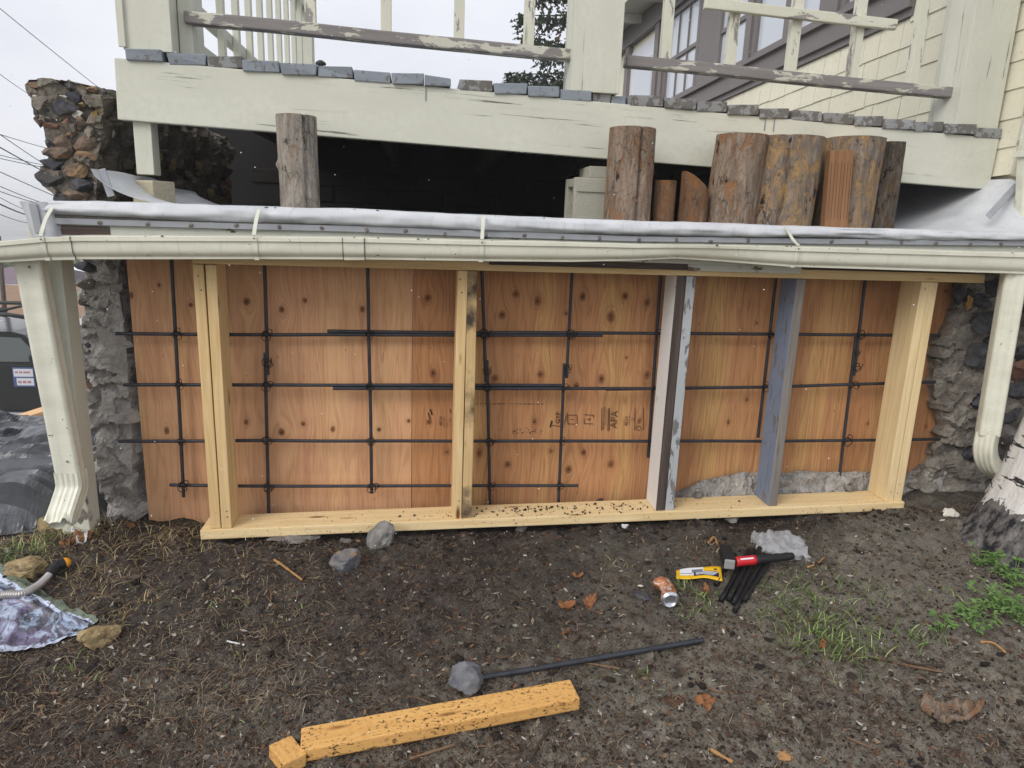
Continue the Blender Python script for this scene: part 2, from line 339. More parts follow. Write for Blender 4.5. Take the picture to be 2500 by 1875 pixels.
simple('black_paint', (.022, .023, .026), .14, .7, var=.1); simple('black_plastic', (.02, .02, .021), .5, .4, var=.3); simple('tyre', (.02, .02, .02), .9, .2)
simple('chrome_worn', lin(176, 178, 182), .3, .5, .8, .15); simple('sign_white', lin(228, 230, 238), .5, var=.04); simple('sign_blue', lin(78, 100, 148), .5, var=.08); simple('sign_red', lin(190, 84, 92), .5, var=.1)
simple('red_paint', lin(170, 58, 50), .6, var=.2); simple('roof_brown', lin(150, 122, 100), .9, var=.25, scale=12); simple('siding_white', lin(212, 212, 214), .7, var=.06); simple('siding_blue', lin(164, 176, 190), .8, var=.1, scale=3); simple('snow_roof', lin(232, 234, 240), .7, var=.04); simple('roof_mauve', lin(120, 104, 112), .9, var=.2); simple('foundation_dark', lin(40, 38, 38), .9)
simple('ink', lin(58, 46, 42), .9, .1, var=.35, scale=120); simple('ink_light', lin(104, 78, 58), .9, .1, var=.3, scale=160)
simple('yellow_foil', lin(240, 190, 30), .35, .5, var=.07); simple('navy_print', lin(36, 34, 74), .4, .4, var=.1); simple('white_print', lin(226, 228, 236), .4, .4, var=.05); simple('grey_print', lin(120, 122, 130), .4, var=.2)
simple('hammer_red', lin(214, 34, 44), .4, .5, var=.06); simple('rubber_black', lin(34, 34, 36), .6, .35, var=.3, scale=80); simple('hammer_steel', lin(176, 176, 174), .45, .5, .35, .25, 160, .2); simple('stake_black', lin(26, 26, 28), .5, .4, .2, .4, 60, .3)
simple('orange_plastic', lin(242, 162, 30), .4, .5, var=.08); simple('conduit', lin(186, 182, 178), .35, .5, .6, .15)
t = MT('can_tan', .32, .5, .2); v = t.obj(False); n_ = t.noise(v, 34, 5, .65, .8); t.base(t.ramp(n_, [(.34, lin(92, 52, 34)), (.44, lin(176, 112, 74)), (.54, lin(190, 132, 96)), (.60, lin(222, 212, 204)), (.7, lin(150, 98, 66))])); t.bump(t.noise(v, 60, 4), .4, .004); MATS['can_tan'] = t.m
simple('can_copper', lin(186, 142, 104), .32, .5, .25, .4, 40); simple('can_silver', lin(206, 208, 214), .25, .5, .85, .1); simple('paper_white', lin(220, 222, 224), .8, var=.05)
simple('leaf_brown', lin(142, 96, 62), .8, var=.35, scale=70); simple('bark_bit', lin(92, 66, 52), .9, var=.5, scale=60, bump=.8); simple('stick', lin(118, 94, 72), .85, var=.35, scale=50); simple('stick_dark', lin(64, 54, 46), .85, var=.35, scale=50); simple('chip_orange', lin(172, 130, 84), .8, var=.2, scale=60)
simple('wire_black', (.02, .02, .022), .6); simple('snowflake', (.9, .91, .93), .5, var=.01); simple('foam_yellow', lin(170, 134, 82), .9, var=.3, scale=40, bump=.6)
t = MT('black_tarp', .32, .5); v = t.pos(); t.base(t.mix(t.noise(v, 7, 4), lin(62, 64, 68), lin(112, 114, 120))); t.bump(t.noise(v, 14, 3, .5, .5), .5, .02); t.rough(.26); MATS['black_tarp'] = t.m
t = MT('bag_plastic', .22, .5); t.base(t.mix(t.noise(t.obj(), 30, 4), (.45, .45, .46), (.72, .72, .74))); t.b.inputs['Alpha'].default_value = .42; t.bump(t.noise(t.obj(), 45, 4, .6, 1), .6, .006); MATS['bag_plastic'] = t.m
def bark(name, a, b, inner, patch=.5, gs=1., rough=.9):
    """half peeled log: flaking grey skin in plates over patches of inner orange bark"""
    a, b, inner = (tuple(min(1, x*k_) for x in c) for c, k_ in ((a, .82), (b, 1.3), (inner, 1.3))); t = MT(name, rough, .2); v = t.obj()
    g = t.noise(t.mp(v, (16*gs, 16*gs, 2.4*gs)), 2.5, 8, .7, .6); p = t.noise(t.mp(v, (9, 9, 5)), 2.2, 8, .68, .9); fi = t.noise(t.mp(v, (60, 60, 34)), 2, 6, .7, .4); fl = t.vor(t.mp(t.nd('ShaderNodeVectorMath', {0: v, 1: t.mp(fi, (.02, .02, .02))}, operation='ADD').outputs[0], (30, 30, 13)), 1.3, feat='DISTANCE_TO_EDGE')
    col = t.mix(t.ramp(g, [(.28, 0.), (.72, 1.)]), a, b); pm = t.ramp(t.ma('ADD', p, t.ma('MULTIPLY', t.ma('SUBTRACT', fi, .5), .30)), [(patch-.05, 0.), (patch+.08, 1.)]); col = t.mix(pm, col, t.mix(t.ramp(fi, [(.3, 0.), (.7, 1.)]), tuple(x*.5 for x in inner), inner))
    col = t.mix(t.ramp(t.noise(t.mp(v, (11, 11, 6)), 2.3, 7, .7), [(.60, 0.), (.66, 1.)]), col, tuple(x*.28 for x in a)); ck = t.ma('MULTIPLY', t.ramp(fl, [(.0, 1.), (.05, 0.)]), t.ma('MULTIPLY', t.ma('SUBTRACT', .9, pm), t.ramp(t.noise(v, 9, 4), [(.5, 0.), (.7, .6)]))); col = t.mix(ck, col, tuple(x*.25 for x in a))
    col = t.mix(t.ma('MULTIPLY', t.ramp(fi, [(.52, 0.), (.7, 1.)]), .55), col, tuple(x*.4 for x in a))
    t.base(col); t.bump(t.ma('SUBTRACT', t.ma('ADD', t.ma('MULTIPLY', fi, .8), t.ma('ADD', g, t.ma('MULTIPLY', pm, -.5))), ck), 1., .010); MATS[name] = t.m
bark('bark_grey', lin(124, 117, 109), lin(176, 167, 154), lin(166, 130, 94), .63); bark('bark_mid', lin(112, 96, 84), lin(164, 146, 128), lin(160, 116, 80), .54); bark('bark_orange', lin(112, 100, 92), lin(152, 138, 124), lin(182, 148, 104), .51)
bark('bark_rust', lin(104, 84, 68), lin(142, 114, 90), lin(142, 100, 66), .50); bark('bark_dark', lin(56, 50, 44), lin(112, 102, 90), lin(120, 92, 62), .6, 1.4)
wood('cut_end', lin(196, 160, 110), lin(216, 182, 132), kn=0)
# ================= GROUND =================
def axis(lo, hi, step, far, grow=1.35):
    a = list(np.arange(lo, hi+step/2, step)); d = step; x = hi
    while x < far: d *= grow; x += d; a.append(x)
    d = step; x = lo
    while x > -far: d *= grow; x -= d; a.insert(0, x)
    return np.array(a)
gx = axis(-1.9, 2.9, .0095, 3000); gy = axis(-1.7, .45, .0095, 3000)
GX, GY = np.meshgrid(gx, gy); GZ = G(GX, GY)
v_, f_ = gridmesh(np.stack([GX, GY, GZ], -1))
t = MT('soil', .95, .2); v = t.pos()
n1 = t.noise(v, 3.1, 6, .6); n2 = t.noise(v, 26, 7, .68); n3 = t.noise(v, 170, 4, .6); n4 = t.noise(t.mp(v, (1, 1, 1), (5, 2, 0)), 1.25, 5, .6)
c_ = t.mix(t.ramp(n2, [(.3, 0.), (.7, 1.)]), lin(33, 30, 28), lin(94, 86, 79))
xyz = t.sep(v)
sand = t.ma('ADD', t.ma('MULTIPLY', xyz[1], -.55), t.ma('MULTIPLY', xyz[0], .22)); sand = t.ramp(t.ma('ADD', t.ma('ADD', sand, n4), -.55), [(.22, 0.), (.52, 1.)])
sand = t.ma('MULTIPLY', sand, t.ramp(n2, [(.25, .35), (.6, 1.)]))
wet = t.ma('ADD', t.ma('MULTIPLY', xyz[0], .30), t.ma('MULTIPLY', xyz[1], .75)); wet = t.ramp(t.ma('ADD', wet, t.ma('MULTIPLY', n4, .9)), [(.22, 0.), (.66, .85)]); c_ = t.mix(wet, c_, t.mix(n2, lin(24, 21, 20), lin(66, 58, 52)))
c_ = t.mix(t.ma('MULTIPLY', sand, .9), c_, t.mix(n3, lin(88, 83, 74), lin(158, 151, 136)))
c_ = t.mix(t.ramp(n1, [(.52, 0.), (.70, .6)]), c_, lin(116, 110, 102)); c_ = t.mix(t.ramp(n3, [(.62, 0.), (.70, .8)]), c_, lin(150, 142, 132)); c_ = t.mix(t.ramp(n3, [(.3, .8), (.4, 0.)]), c_, lin(30, 26, 24))
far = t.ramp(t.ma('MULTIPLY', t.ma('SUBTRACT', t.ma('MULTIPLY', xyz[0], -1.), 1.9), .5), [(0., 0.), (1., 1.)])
c_ = t.mix(far, c_, t.mix(n2, lin(84, 88, 70), lin(128, 124, 112))); c_ = t.mix(t.ramp(t.ma('MULTIPLY', xyz[1], .01), [(.4, 0.), (1., 1.)]), c_, t.mix(t.noise(v, .06, 4), lin(120, 124, 116), lin(190, 190, 190)))  # distant ground paled like town roofs, painting in some of the haze
t.base(c_); t.rough(t.ramp(n1, [(.35, .65), (.6, .95)])); t.bump(t.ma('ADD', n2, t.ma('MULTIPLY', n3, .5)), .9, .012); MATS['soil'] = t.m
tag(mk('ground', v_, f_, 'soil', smooth=True), kind='structure')
# ================= HOUSE =================
HD = ray(900, 633); HD = Vector(HD/HD[1]); HP = atx(2440, 400, 2.47); HN = Vector((-1, HD.x, 0)).normalized()
def hw(s, h, o=0.): return Vector((HP.x, HP.y, 0))+HD*s+Vector((0, 0, h))+HN*o
def hbox(name, s0, s1, h0, h1, o0, o1, mat, parent, sk=0):
    c = [hw(s, h, o) for o in (o0, o1) for h in (h0, h1) for s in (s0, s1)]
    ce = sum(c, Vector())/8; M = frame(HD, (0, 0, 1), ce); Mi = M.inverted()
    return mk(name, [Mi @ p for p in c], [[0, 1, 3, 2], [4, 6, 7, 5], [0, 4, 5, 1], [2, 3, 7, 6], [0, 2, 6, 4], [1, 5, 7, 3]], mat, parent, M)
house = thing('house', hw(1, 0), 'pale yellow shingled house with grey window trim behind the deck railing', 'house')
CS = -.064
wall = hbox('siding_wall', CS+.012, 5.3, 1.36, 3.5, -.2, -.012, 'shingle_paint', house)
fw = mk('front_wall', *bevbox(2.6, .2, 2.5, 0), 'shingle_paint', house, Matrix.Translation((hw(CS, 0).x+1.31, hw(CS, 0).y+.115, 2.4)))
CO = [1.42+.1170*i for i in range(17)]
def shingle(s0, s1, h0, h1, par, fn):
    j = random.uniform(-.003, .003); b = random.uniform(.010, .014); h0 += j
    c = [fn(s, h, o) for (h, o0, o1) in ((h0, -.005, b), (h1+.02, -.005, .004)) for s, o in ((s0, o0), (s1, o0), (s1, o1), (s0, o1))]
    ce = sum(c, Vector())/8; mk('shingle', [p-ce for p in c], [[0, 1, 2, 3], [7, 6, 5, 4], [3, 2, 6, 7], [0, 3, 7, 4], [1, 5, 6, 2], [0, 4, 5, 1]], 'shingle_paint', par, Matrix.Translation(ce))
for i in range(16):
    h0, h1 = CO[i], CO[i+1]; s = CS-.012; end = 3.0 if h1 < 2.31 else (.66 if i < 15 else .66)
    if h0 > 3.2: continue
    while s < end:
        w = random.choice((.09, .12, .14, .17, .2)); e = min(s+w, end+.02)
        shingle(s, e-.0035, h0, min(h1, 2.3) if end > 1 else h1, wall, hw); s = e
nx = hw(CS, 0)
def fwf(s, h, o): return Vector((nx.x+s, nx.y+.013-o, h))
for i in range(14):
    s = .0
    while s < .5: w = random.choice((.12, .15, .18)); shingle(s, s+w-.004, CO[i], CO[i+1], fw, fwf); s += w
# sill band, header, windows
hbox('window_sill', .66, 3.85, 2.30, 2.44, -.01, .045, 'grey_trim', house); hbox('sill_nosing', .64, 3.9, 2.415, 2.442, .046, .075, 'grey_trim', house); hbox('apron', .66, 3.5, 2.262, 2.299, -.01, .022, 'grey_trim', house)
hbox('header_board', .66, 5.3, 3.22, 3.40, -.01, .05, 'grey_trim', house)
def window(s0, s1, h0, h1, muntin=0, meet=None, fr=.045):
    w = hbox('window', s0, s1, h0, h1, -.03, -.012, 'curtain', house); w['label'] = 'window with pale curtain behind the glass'
    hbox('pane', s0+fr, s1-fr, h0+fr, h1-fr, -.008, -.004, 'window_glass', w)
    for a, b in ((s0, s0+fr), (s1-fr, s1)): hbox('stile', a, b, h0, h1, -.011, .022, 'grey_trim', w)
    hbox('rail', s0+fr, s1-fr, h0, h0+fr, -.011, .02, 'grey_trim', w); hbox('rail', s0+fr, s1-fr, h1-fr, h1, -.011, .02, 'grey_trim', w)
    if meet: hbox('meeting_rail', s0+fr, s1-fr, meet-.015, meet+.015, -.003, .016, 'grey_trim', w)
    for k in range(muntin): q = s0+fr+(s1-s0-2*fr)*(k+1)/(muntin+1); hbox('muntin', q-.007, q+.007, (h0+fr), h1-fr, -.003, .010, 'grey_trim', w)
for s0, s1, m, me in ((.80, 1.26, 0, None), (1.42, 1.72, 0, None), (1.80, 2.24, 0, None), (2.31, 2.79, 0, 2.78), (3.12, 3.82, 2, 2.82)): window(s0, s1, 2.442, 3.22, m, me)
for a, b in ((.66, .8), (1.26, 1.42), (1.72, 1.80), (2.24, 2.31), (2.79, 3.12), (3.82, 3.9)): hbox('window_casing', a+.001, b-.001, 2.443, 3.219, -.01, .04 if b-a < .3 else .02, 'grey_trim', house)
d_ = hbox('door', 4.05, 4.75, 1.45, 3.15, -.03, .0, 'sign_white', house); hbox('pane', 4.17, 4.6, 2.0, 3.0, .001, .006, 'window_glass', d_)
for a, b in ((3.96, 4.05), (4.75, 4.84)): hbox('door_casing', a, b, 1.45, 3.219, -.01, .04, 'grey_trim', house)
ev = hbox('eave', -.6, 5.5, 3.41, 3.56, -.3, .30, 'cream_clean', house); hbox('fascia', -.6, 5.5, 3.40, 3.60, .301, .325, 'cream_clean', ev)
for k in range(10): hbox('rafter_tail', -.4+k*.6, -.345+k*.6, 3.335, 3.409, .05, .30, 'cream_clean', ev)
mk('roof', [hw(s, h, o) for s in (-.7, 5.6) for h, o in ((3.601, .36), (3.66, .36), (5.4, -2.6), (5.3, -2.6))], [[0, 1, 2, 3], [7, 6, 5, 4], [0, 4, 5, 1], [1, 5, 6, 2], [3, 2, 6, 7], [0, 3, 7, 4]], 'roof_brown', house)
# stone foundation at the right, under the house corner
def rubble(name, rows, y0, y1, mat, parent, amp=.03, fr=7., seed=0, nx_=26, ny_=20, ns=None, cell=.055):
    """rows (z, x_left, x_right) from bottom up; body runs from y0 back to y1; surface broken up by noise"""
    rows = np.array(rows, float); zz = np.linspace(rows[0, 0], rows[-1, 0], ns or int((rows[-1, 0]-rows[0, 0])/.0085)+2)
    xl = np.interp(zz, rows[:, 0], rows[:, 1]); xr = np.interp(zz, rows[:, 0], rows[:, 2]); P = []
    for z, a, b in zip(zz, xl, xr):
        ring = [(a, y, -1, 0) for y in np.linspace(y1, y0, ny_)[:-1]]+[(x, y0, 0, -1) for x in np.linspace(a, b, nx_)]+[(b, y, 1, 0) for y in np.linspace(y0, y1, ny_)[1:]]
        P.append([(x, y, z, u, w) for x, y, u, w in ring])
    P = np.array(P); x, y, z = P[..., 0], P[..., 1], P[..., 2]
    n = fbm(x*fr+seed, y*fr, z*fr*1.3, 6, seed, .6); rdg = 1-np.abs(fbm(x*fr*1.7+3+.4*n, y*fr*1.7, z*fr*2.4+.4*n, 4, seed+40, .55))*1.7
    rs_ = np.random.default_rng(seed+7); lo_, hi_ = np.array([x.min(), y.min(), z.min()]), np.array([x.max(), y.max(), z.max()]); ext = hi_-lo_; area = (ext[0]+2*ext[1])*ext[2]; ns_ = int(min(520, area/(cell*cell)*1.4)); sp_ = lo_+rs_.random((ns_, 3))*ext
    sp_[:, 1] = np.where(rs_.random(ns_) < ext[0]/(ext[0]+2*ext[1]), lo_[1], sp_[:, 1]); q_ = np.stack([x, y, z], -1).reshape(-1, 3)+.014*np.stack([n, rdg, n*.7], -1).reshape(-1, 3); w_ = np.array([1, 1, 1.5]); best = np.full(len(q_), 9e9); idx = np.zeros(len(q_), int)
    for k_ in range(ns_): dd_ = (((q_-sp_[k_])*w_)**2).sum(1); b_ = dd_ < best; best[b_] = dd_[b_]; idx[b_] = k_
    off_ = rs_.normal(size=ns_)*.55; gr_ = rs_.normal(size=(ns_, 3))*.5/cell*.8; fac = (off_[idx]+((q_-sp_[idx])*gr_[idx]).sum(1)).reshape(x.shape)
    d = amp*(np.clip(fac, -1.3, 1.5)*.75+n*.28+rdg*.12-.1); c = np.stack([x+P[..., 3]*d, y+P[..., 4]*d, z+amp*.4*n], -1)
    v, f = gridmesh(c); f = f.tolist(); m = c.shape[1]; top = (c.shape[0]-1)*m
    f.append([top+k for k in range(m)])
    return mk(name, v, f, mat, parent)
fnd = thing('stone_foundation', (2.6, .2, -.1), 'dark rubble stone foundation wall behind the right downspout', 'stone wall')
rubble('mortar_core', [(-.15, 2.08, 3.6), (.05, 2.19, 3.6), (.18, 2.28, 3.6), (.34, 2.31, 3.6), (.48, 2.24, 3.6), (.6, 2.22, 3.6), (.8, 2.25, 3.6), (1.12, 2.3, 3.6)], .135, .9, 'mortar_mid', fnd, .04, 9, 11, 160, 24, cell=.07)
def pxstone(par, px, py, rx, ry, Y, mat, seed, proud=.35):
    c = aty(px, py, Y); k = (c-Vector(CAM)).length/FL
    return rock('stone', c, (rx*k*1.15, max(rx, ry)*k*proud+.008, ry*k*1.15), seed, mat, par, sub=3, planes=14, cut=(.42, .8), rough=.12)
sd_ = 100
for px, py, rx, ry, m in [(2420, 700, 26, 20, 'stone_dark'), (2380, 735, 30, 18, 'stone_dark'), (2400, 790, 34, 28, 'stone_dark'), (2395, 862, 32, 30, 'stone_dark'), (2400, 975, 30, 26, 'stone_dark'), (2490, 780, 26, 24, 'stone_brown'), (2488, 850, 28, 26, 'stone_dark'), (2482, 905, 30, 28, 'stone_red'), (2470, 960, 28, 26, 'stone_dark'), (2465, 1005, 30, 26, 'stone_dark'), (2480, 725, 24, 26, 'stone_dark'), (2450, 1060, 30, 28, 'stone_grey'), (2400, 1105, 36, 22, 'stone_dark'), (2415, 1035, 22, 20, 'stone_dark'), (2345, 720, 16, 18, 'stone_dark'), (2440, 830, 26, 24, 'stone_dark'), (2440, 905, 26, 24, 'stone_dark')]:
    sd_ += 1; pxstone(fnd, px, py, rx, ry, .13+.02*random.random(), m, sd_, .8)
fo = aty(2367, 735, .10); rock('foam_patch', fo, (.014, .02, .035), 77, 'foam_yellow', fnd, rough=.4)
# concrete footing ridge behind the plate at the right
foot = thing('concrete_footing', (1.7, .16, -.05), 'rough grey concrete footing ridge along the foot of the plywood', 'footing')
pts = [(1600, 1232), (1655, 1206), (1720, 1176), (1806, 1160), (1880, 1160), (1962, 1155), (2040, 1160), (2113, 1157), (2180, 1163), (2240, 1153), (2300, 1118)]
tp = [aty(a, b, .175) for a, b in pts]; xs_ = np.linspace(tp[0].x, tp[-1].x, 300); zt = np.interp(xs_, [p.x for p in tp], [p.z for p in tp])
pr = [(.110, -.12), (.118, -.03), (.128, .28), (.14, .62), (.155, .9), (.172, 1.), (.19, 1.02), (.204, .98)]
P = np.array([[(x, y, -.09+(z+.09)*max(h, 0)+(h if h < 0 else 0)) for x, z in zip(xs_, zt)] for y, h in pr for _ in (0,)])
P2 = []
for a in range(len(P)-1):
    for k in range(4): P2.append(P[a]*(1-k/4)+P[a+1]*k/4)
P = np.array(P2+[P[-1]]); n = fbm(P[..., 0]*15, P[..., 1]*15, P[..., 2]*26, 6, 31, .62); P[..., 1] -= .026*n; P[..., 2] += .016*n
v_, f_ = gridmesh(P); mk('ridge', v_, f_, 'mortar', foot)
for px, py, rx, ry in [(1700, 1208, 16, 9), (2072, 1190, 20, 10)]: sd_ += 1; pxstone(foot, px, py, rx, ry, .13, 'stone_grey', sd_, .6)
# ================= LEFT RUBBLE PIER AND UPPER STONE WALL =================
pier = thing('rubble_pier', (-1.25, .3, -.1), 'broken grey mortar and stone wall end beside the plywood', 'stone wall')
rw = [(py, aty(pl, py, .2), aty(pr_, py, .2)) for py, pl, pr_ in [(1275, 256, 349), (1200, 248, 343), (1100, 232, 338), (1000, 218, 328), (900, 205, 322), (800, 199, 312), (700, 194, 303), (620, 195, 296), (560, 190, 292)]]
rubble('mortar_core', [(a.z-(.12 if py == 1275 else 0), a.x+.012, b.x-.012) for py, a, b in rw], .185, .8, 'mortar', pier, .034, 11., 5, 70, 24, cell=.045)
for px, py, rx, ry, m in [(206, 690, 24, 18, 'stone_grey'), (204, 735, 26, 20, 'stone_dark'), (214, 790, 28, 22, 'stone_grey'), (208, 845, 24, 18, 'stone_dark'), (214, 895, 26, 20, 'stone_grey'), (212, 940, 24, 16, 'stone_brown'), (222, 985, 26, 18, 'stone_grey'), (226, 1040, 22, 16, 'stone_dark'), (270, 720, 22, 18, 'stone_grey'), (262, 885, 24, 20, 'stone_grey'), (250, 1000, 26, 16, 'stone_grey'), (256, 1085, 24, 16, 'stone_grey'), (290, 1130, 22, 16, 'stone_grey'), (250, 1150, 24, 14, 'stone_grey'), (300, 960, 18, 14, 'stone_grey'), (266, 820, 26, 14, 'stone_grey'), (330, 1245, 16, 20, 'stone_dark'), (204, 650, 24, 18, 'stone_dark'), (246, 660, 26, 20, 'stone_grey')]:
    sd_ += 1; (pxstone(pier, px+5, py, rx*.85, ry*.8, .20, 'stone_grey' if m == 'stone_dark' and px % 4 else m, sd_, .7) if px < 232 else None)
uw = thing('upper_stone_wall', (-1.4, .5, 1.1), 'cobbled stone wall with pale pebbles standing above the low roof', 'stone wall')
Zk = .3858
rows_ = [(1300, 360, 600), (1240, 362, 595), (1200, 330, 605), (1160, 265, 610), (1060, 260, 612), (1000, 278, 615), (940, 290, 630), (870, 285, 640), (800, 268, 645), (740, 238, 650), (640, 212, 655), (560, 172, 640), (520, 164, 600), (500, 185, 430)]
YW = .42
rubble('mortar_core', [(aty(a*Zk, p*Zk, YW).z, aty(a*Zk, p*Zk, YW).x, aty(b*Zk, p*Zk, YW).x) for p, a, b in rows_], YW, 2.3, 'mortar_old', uw, .03, 10., 21, 60, 80, cell=.06)
for px, py, rx, ry, m in [(300, 578, 60, 34, 'stone_brown'), (355, 525, 22, 26, 'stone_white'), (430, 540, 32, 28, 'stone_grey'), (220, 606, 28, 15, 'stone_white'), (390, 606, 28, 12, 'stone_white'), (390, 682, 75, 58, 'stone_dark'), (265, 715, 50, 40, 'stone_dark'), (480, 620, 50, 40, 'stone_dark'), (490, 730, 26, 22, 'stone_white'), (520, 660, 18, 15, 'stone_tan'), (700, 697, 26, 26, 'stone_white'), (680, 838, 34, 44, 'stone_white'), (515, 790, 36, 40, 'stone_brown'), (325, 798, 56, 19, 'stone_red'), (420, 770, 22, 17, 'stone_red'), (405, 905, 56, 35, 'stone_brown'), (535, 922, 76, 40, 'stone_brown'), (360, 977, 82, 45, 'stone_brown'), (525, 1005, 66, 38, 'stone_orange'), (325, 1040, 70, 32, 'stone_dark'), (500, 1088, 66, 46, 'stone_orange'), (330, 1130, 76, 56, 'stone_dark'), (515, 1160, 80, 46, 'stone_dark'), (470, 1228, 72, 34, 'stone_brown'), (395, 1245, 40, 34, 'stone_dark'), (660, 605, 24, 50, 'stone_dark'), (705, 615, 18, 30, 'stone_red'), (315, 915, 32, 32, 'stone_dark'), (240, 650, 34, 30, 'stone_dark'), (255, 760, 36, 34, 'stone_brown'), (440, 850, 30, 20, 'stone_brown'), (230, 540, 44, 30, 'stone_orange'), (590, 560, 30, 20, 'stone_orange')]:
    sd_ += 1; pxstone(uw, px*Zk, py*Zk, rx*Zk, ry*Zk, YW+.004 if px < 600 else YW+.12, m, sd_, .40)
xr_ = aty(640*Zk, 900*Zk, YW).x
for k in range(26):
    y = .7+1.5*random.random(); rock('stone', (xr_+.012, y, 1.2+.22*random.random()), (.03, .04+.02*random.random(), .03+.015*random.random()), 300+k, random.choice(['stone_brown', 'stone_tan', 'stone_grey', 'stone_red']), uw, sub=2)
# ================= LOW ROOF =================
ZR = 1.135
roof = thing('low_roof', (.5, -.05, ZR), 'low flat roof with rolled white membrane edge and nailed metal bar', 'roof')
RY = -.06
edge = [(108, 488, 521, 531, 545), (300, 493, 527, 537, 551), (620, 503, 540, 546, 560), (850, 508, 547, 551, 565), (1178, 524, 559, 563, 578), (1550, 538, 571, 577, 589), (1925, 550, 577, 582, 594), (2500, 567, 585, 588, 600), (2900, 580, 597, 600, 612)]
ex = [aty(a, b, RY).x for a, b, *_ in edge]; ez = np.array([[aty(e[0], e[k], RY).z for k in (1, 2, 3, 4)] for e in edge])
def ed(x, k): return float(np.interp(x, ex, ez[:, k]))
xs_ = np.linspace(ex[0], ex[-1], 260)
P = []
for a in range(13):
    q = math.pi*(a/12); row = []
    for x in xs_:
        zt_, zb_ = ed(x, 0), ed(x, 1)-.006; c, h = (zt_+zb_)/2, (zt_-zb_)/2
        w = .004*float(vn(x*5, a*.7))+.0028*float(vn(x*19, a*.5, 0, 3)); dent = .010*math.exp(-((x-.155)/.03)**2)+.012*math.exp(-((x+.52)/.025)**2)
        row.append((x, RY-.026*math.sin(q)*(1-.2*math.cos(q))+w+dent, c+h*math.cos(q)+w*.5))
    P.append(row)
P.insert(0, [(x, .10, ed(x, 0)-.022) for x in xs_]); P.insert(1, [(x, -.02, ed(x, 0)-.006) for x in xs_])
v_, f_ = gridmesh(np.array(P)); mk('membrane_edge', v_, f_, 'white_membrane', roof, smooth=True)
# roof sheet
X0, X1 = ex[0]+.02, hw(0, 0).x-.02
rx = np.linspace(X0, X1, 90); ry = np.linspace(.09, 2.75, 60); RX, RYY = np.meshgrid(rx, ry)
RZ = np.interp(RX, ex, ez[:, 0])-.024+.012*(RYY-.1)+.012*np.maximum(fbm(RX*9, RYY*9, 0, 4, 3), -.2)*sst(.2, .7, RYY)
v_, f_ = gridmesh(np.stack([RX, RYY, RZ], -1)); mk('roof_sheet', v_, f_, 'dark_debris', roof, smooth=True)
for nm, k0, k1, mat, y0, y1 in (('seam', 1, 2, 'seam_tar', RY-.008, RY), ('termination_bar', 2, 3, 'bar_metal', RY-.012, RY)):
    P = [[(x, yy, ed(x, kk)+(.0015*float(vn(x*40, k0*9)) if nm == 'seam' else 0)) for x in xs_] for yy, kk in ((y1, k0), (y0, k0), (y0, k1), (y1, k1))]
    v_, f_ = gridmesh(np.array(P)); mk(nm, v_, f_, mat, roof)
nv, nf = rock_vf(5, (.0085, .004, .0085), 5, 2, .15); nail = None
for px in [250, 365, 470, 580, 685, 788, 895, 990, 1085, 1185, 1280, 1372, 1462, 1560, 1650, 1735, 1825, 1945, 2030, 2115, 2200, 2285, 2370, 2445]:
    x = float(aty(px, 560, RY).x); M = Matrix.Translation((x, RY-.013, ed(x, 2)*.5+ed(x, 3)*.5-.002+random.uniform(-.004, .004))) @ Matrix.Rotation(random.random()*6, 4, 'Y')
    if nail is None: nail = mk('nail_head', nv, nf, 'nail_head', roof, M)
    else: inst('nail_head', nail, roof, M)
# fascia (painted, rotten at the left end) and the end of the roof wrapped in membrane
box('fascia_board', (ex[0]+.01, -.058, 1.03), (hw(0, 0).x+.5, -.022, 1.143), 'fascia_paint', roof)
a, b = aty(150, 560, -.059).x, aty(268, 560, -.059).x; box('rotten_patch', (a, -.0615, ed(a, 3)-.034), (b, -.0575, ed(a, 3)-.004), 'dark_wood', roof, .001)
box('under_fascia', (aty(1195, 655, -.03).x, -.021, 1.004), (aty(1680, 660, -.03).x, -.001, 1.05), 'dark_wood', roof); box('under_fascia', (aty(1681, 660, -.03).x, -.021, 1.002), (aty(1960, 660, -.03).x, -.001, 1.05), 'fascia_paint', roof)
box('rafter_plate', (-1.2, -.02, 1.035), (2.4, .13, 1.10), 'grey_wood', roof)
p0, p1 = aty(55, 500, -.09), aty(140, 590, -.09)
P = []
for k, (px, yy) in enumerate([(52, .55), (52, .1), (53, -.03), (57, -.075), (66, -.088), (85, -.09), (104, -.088), (118, -.082), (128, -.07), (136, -.055)]):
    col = []
    for m, pt in enumerate(np.linspace(0, 1, 8)):
        q = aty(px+(26 if px < 100 else 14)*pt, 540, -.09 if yy > -.03 else yy); zt_ = aty(60, 492, -.09).z; zb_ = aty(80, 588, -.09).z
        col.append((q.x+.003*math.sin(k*3+m), yy, zt_*(1-pt)+zb_*pt+.003*math.sin(k*2.2)))
    P.append(col)
P = np.array(P); P[:, :, 0] = P[:, :, 0]*1; v_, f_ = gridmesh(P); mk('corner_wrap', v_, f_, 'white_membrane', roof, smooth=True)
c = aty(80, 527, -.093); board('corner_bar', aty(80, 496, -.095), aty(96, 570, -.095), .024, .004, 'bar_metal', roof, up=(0, -1, 0))
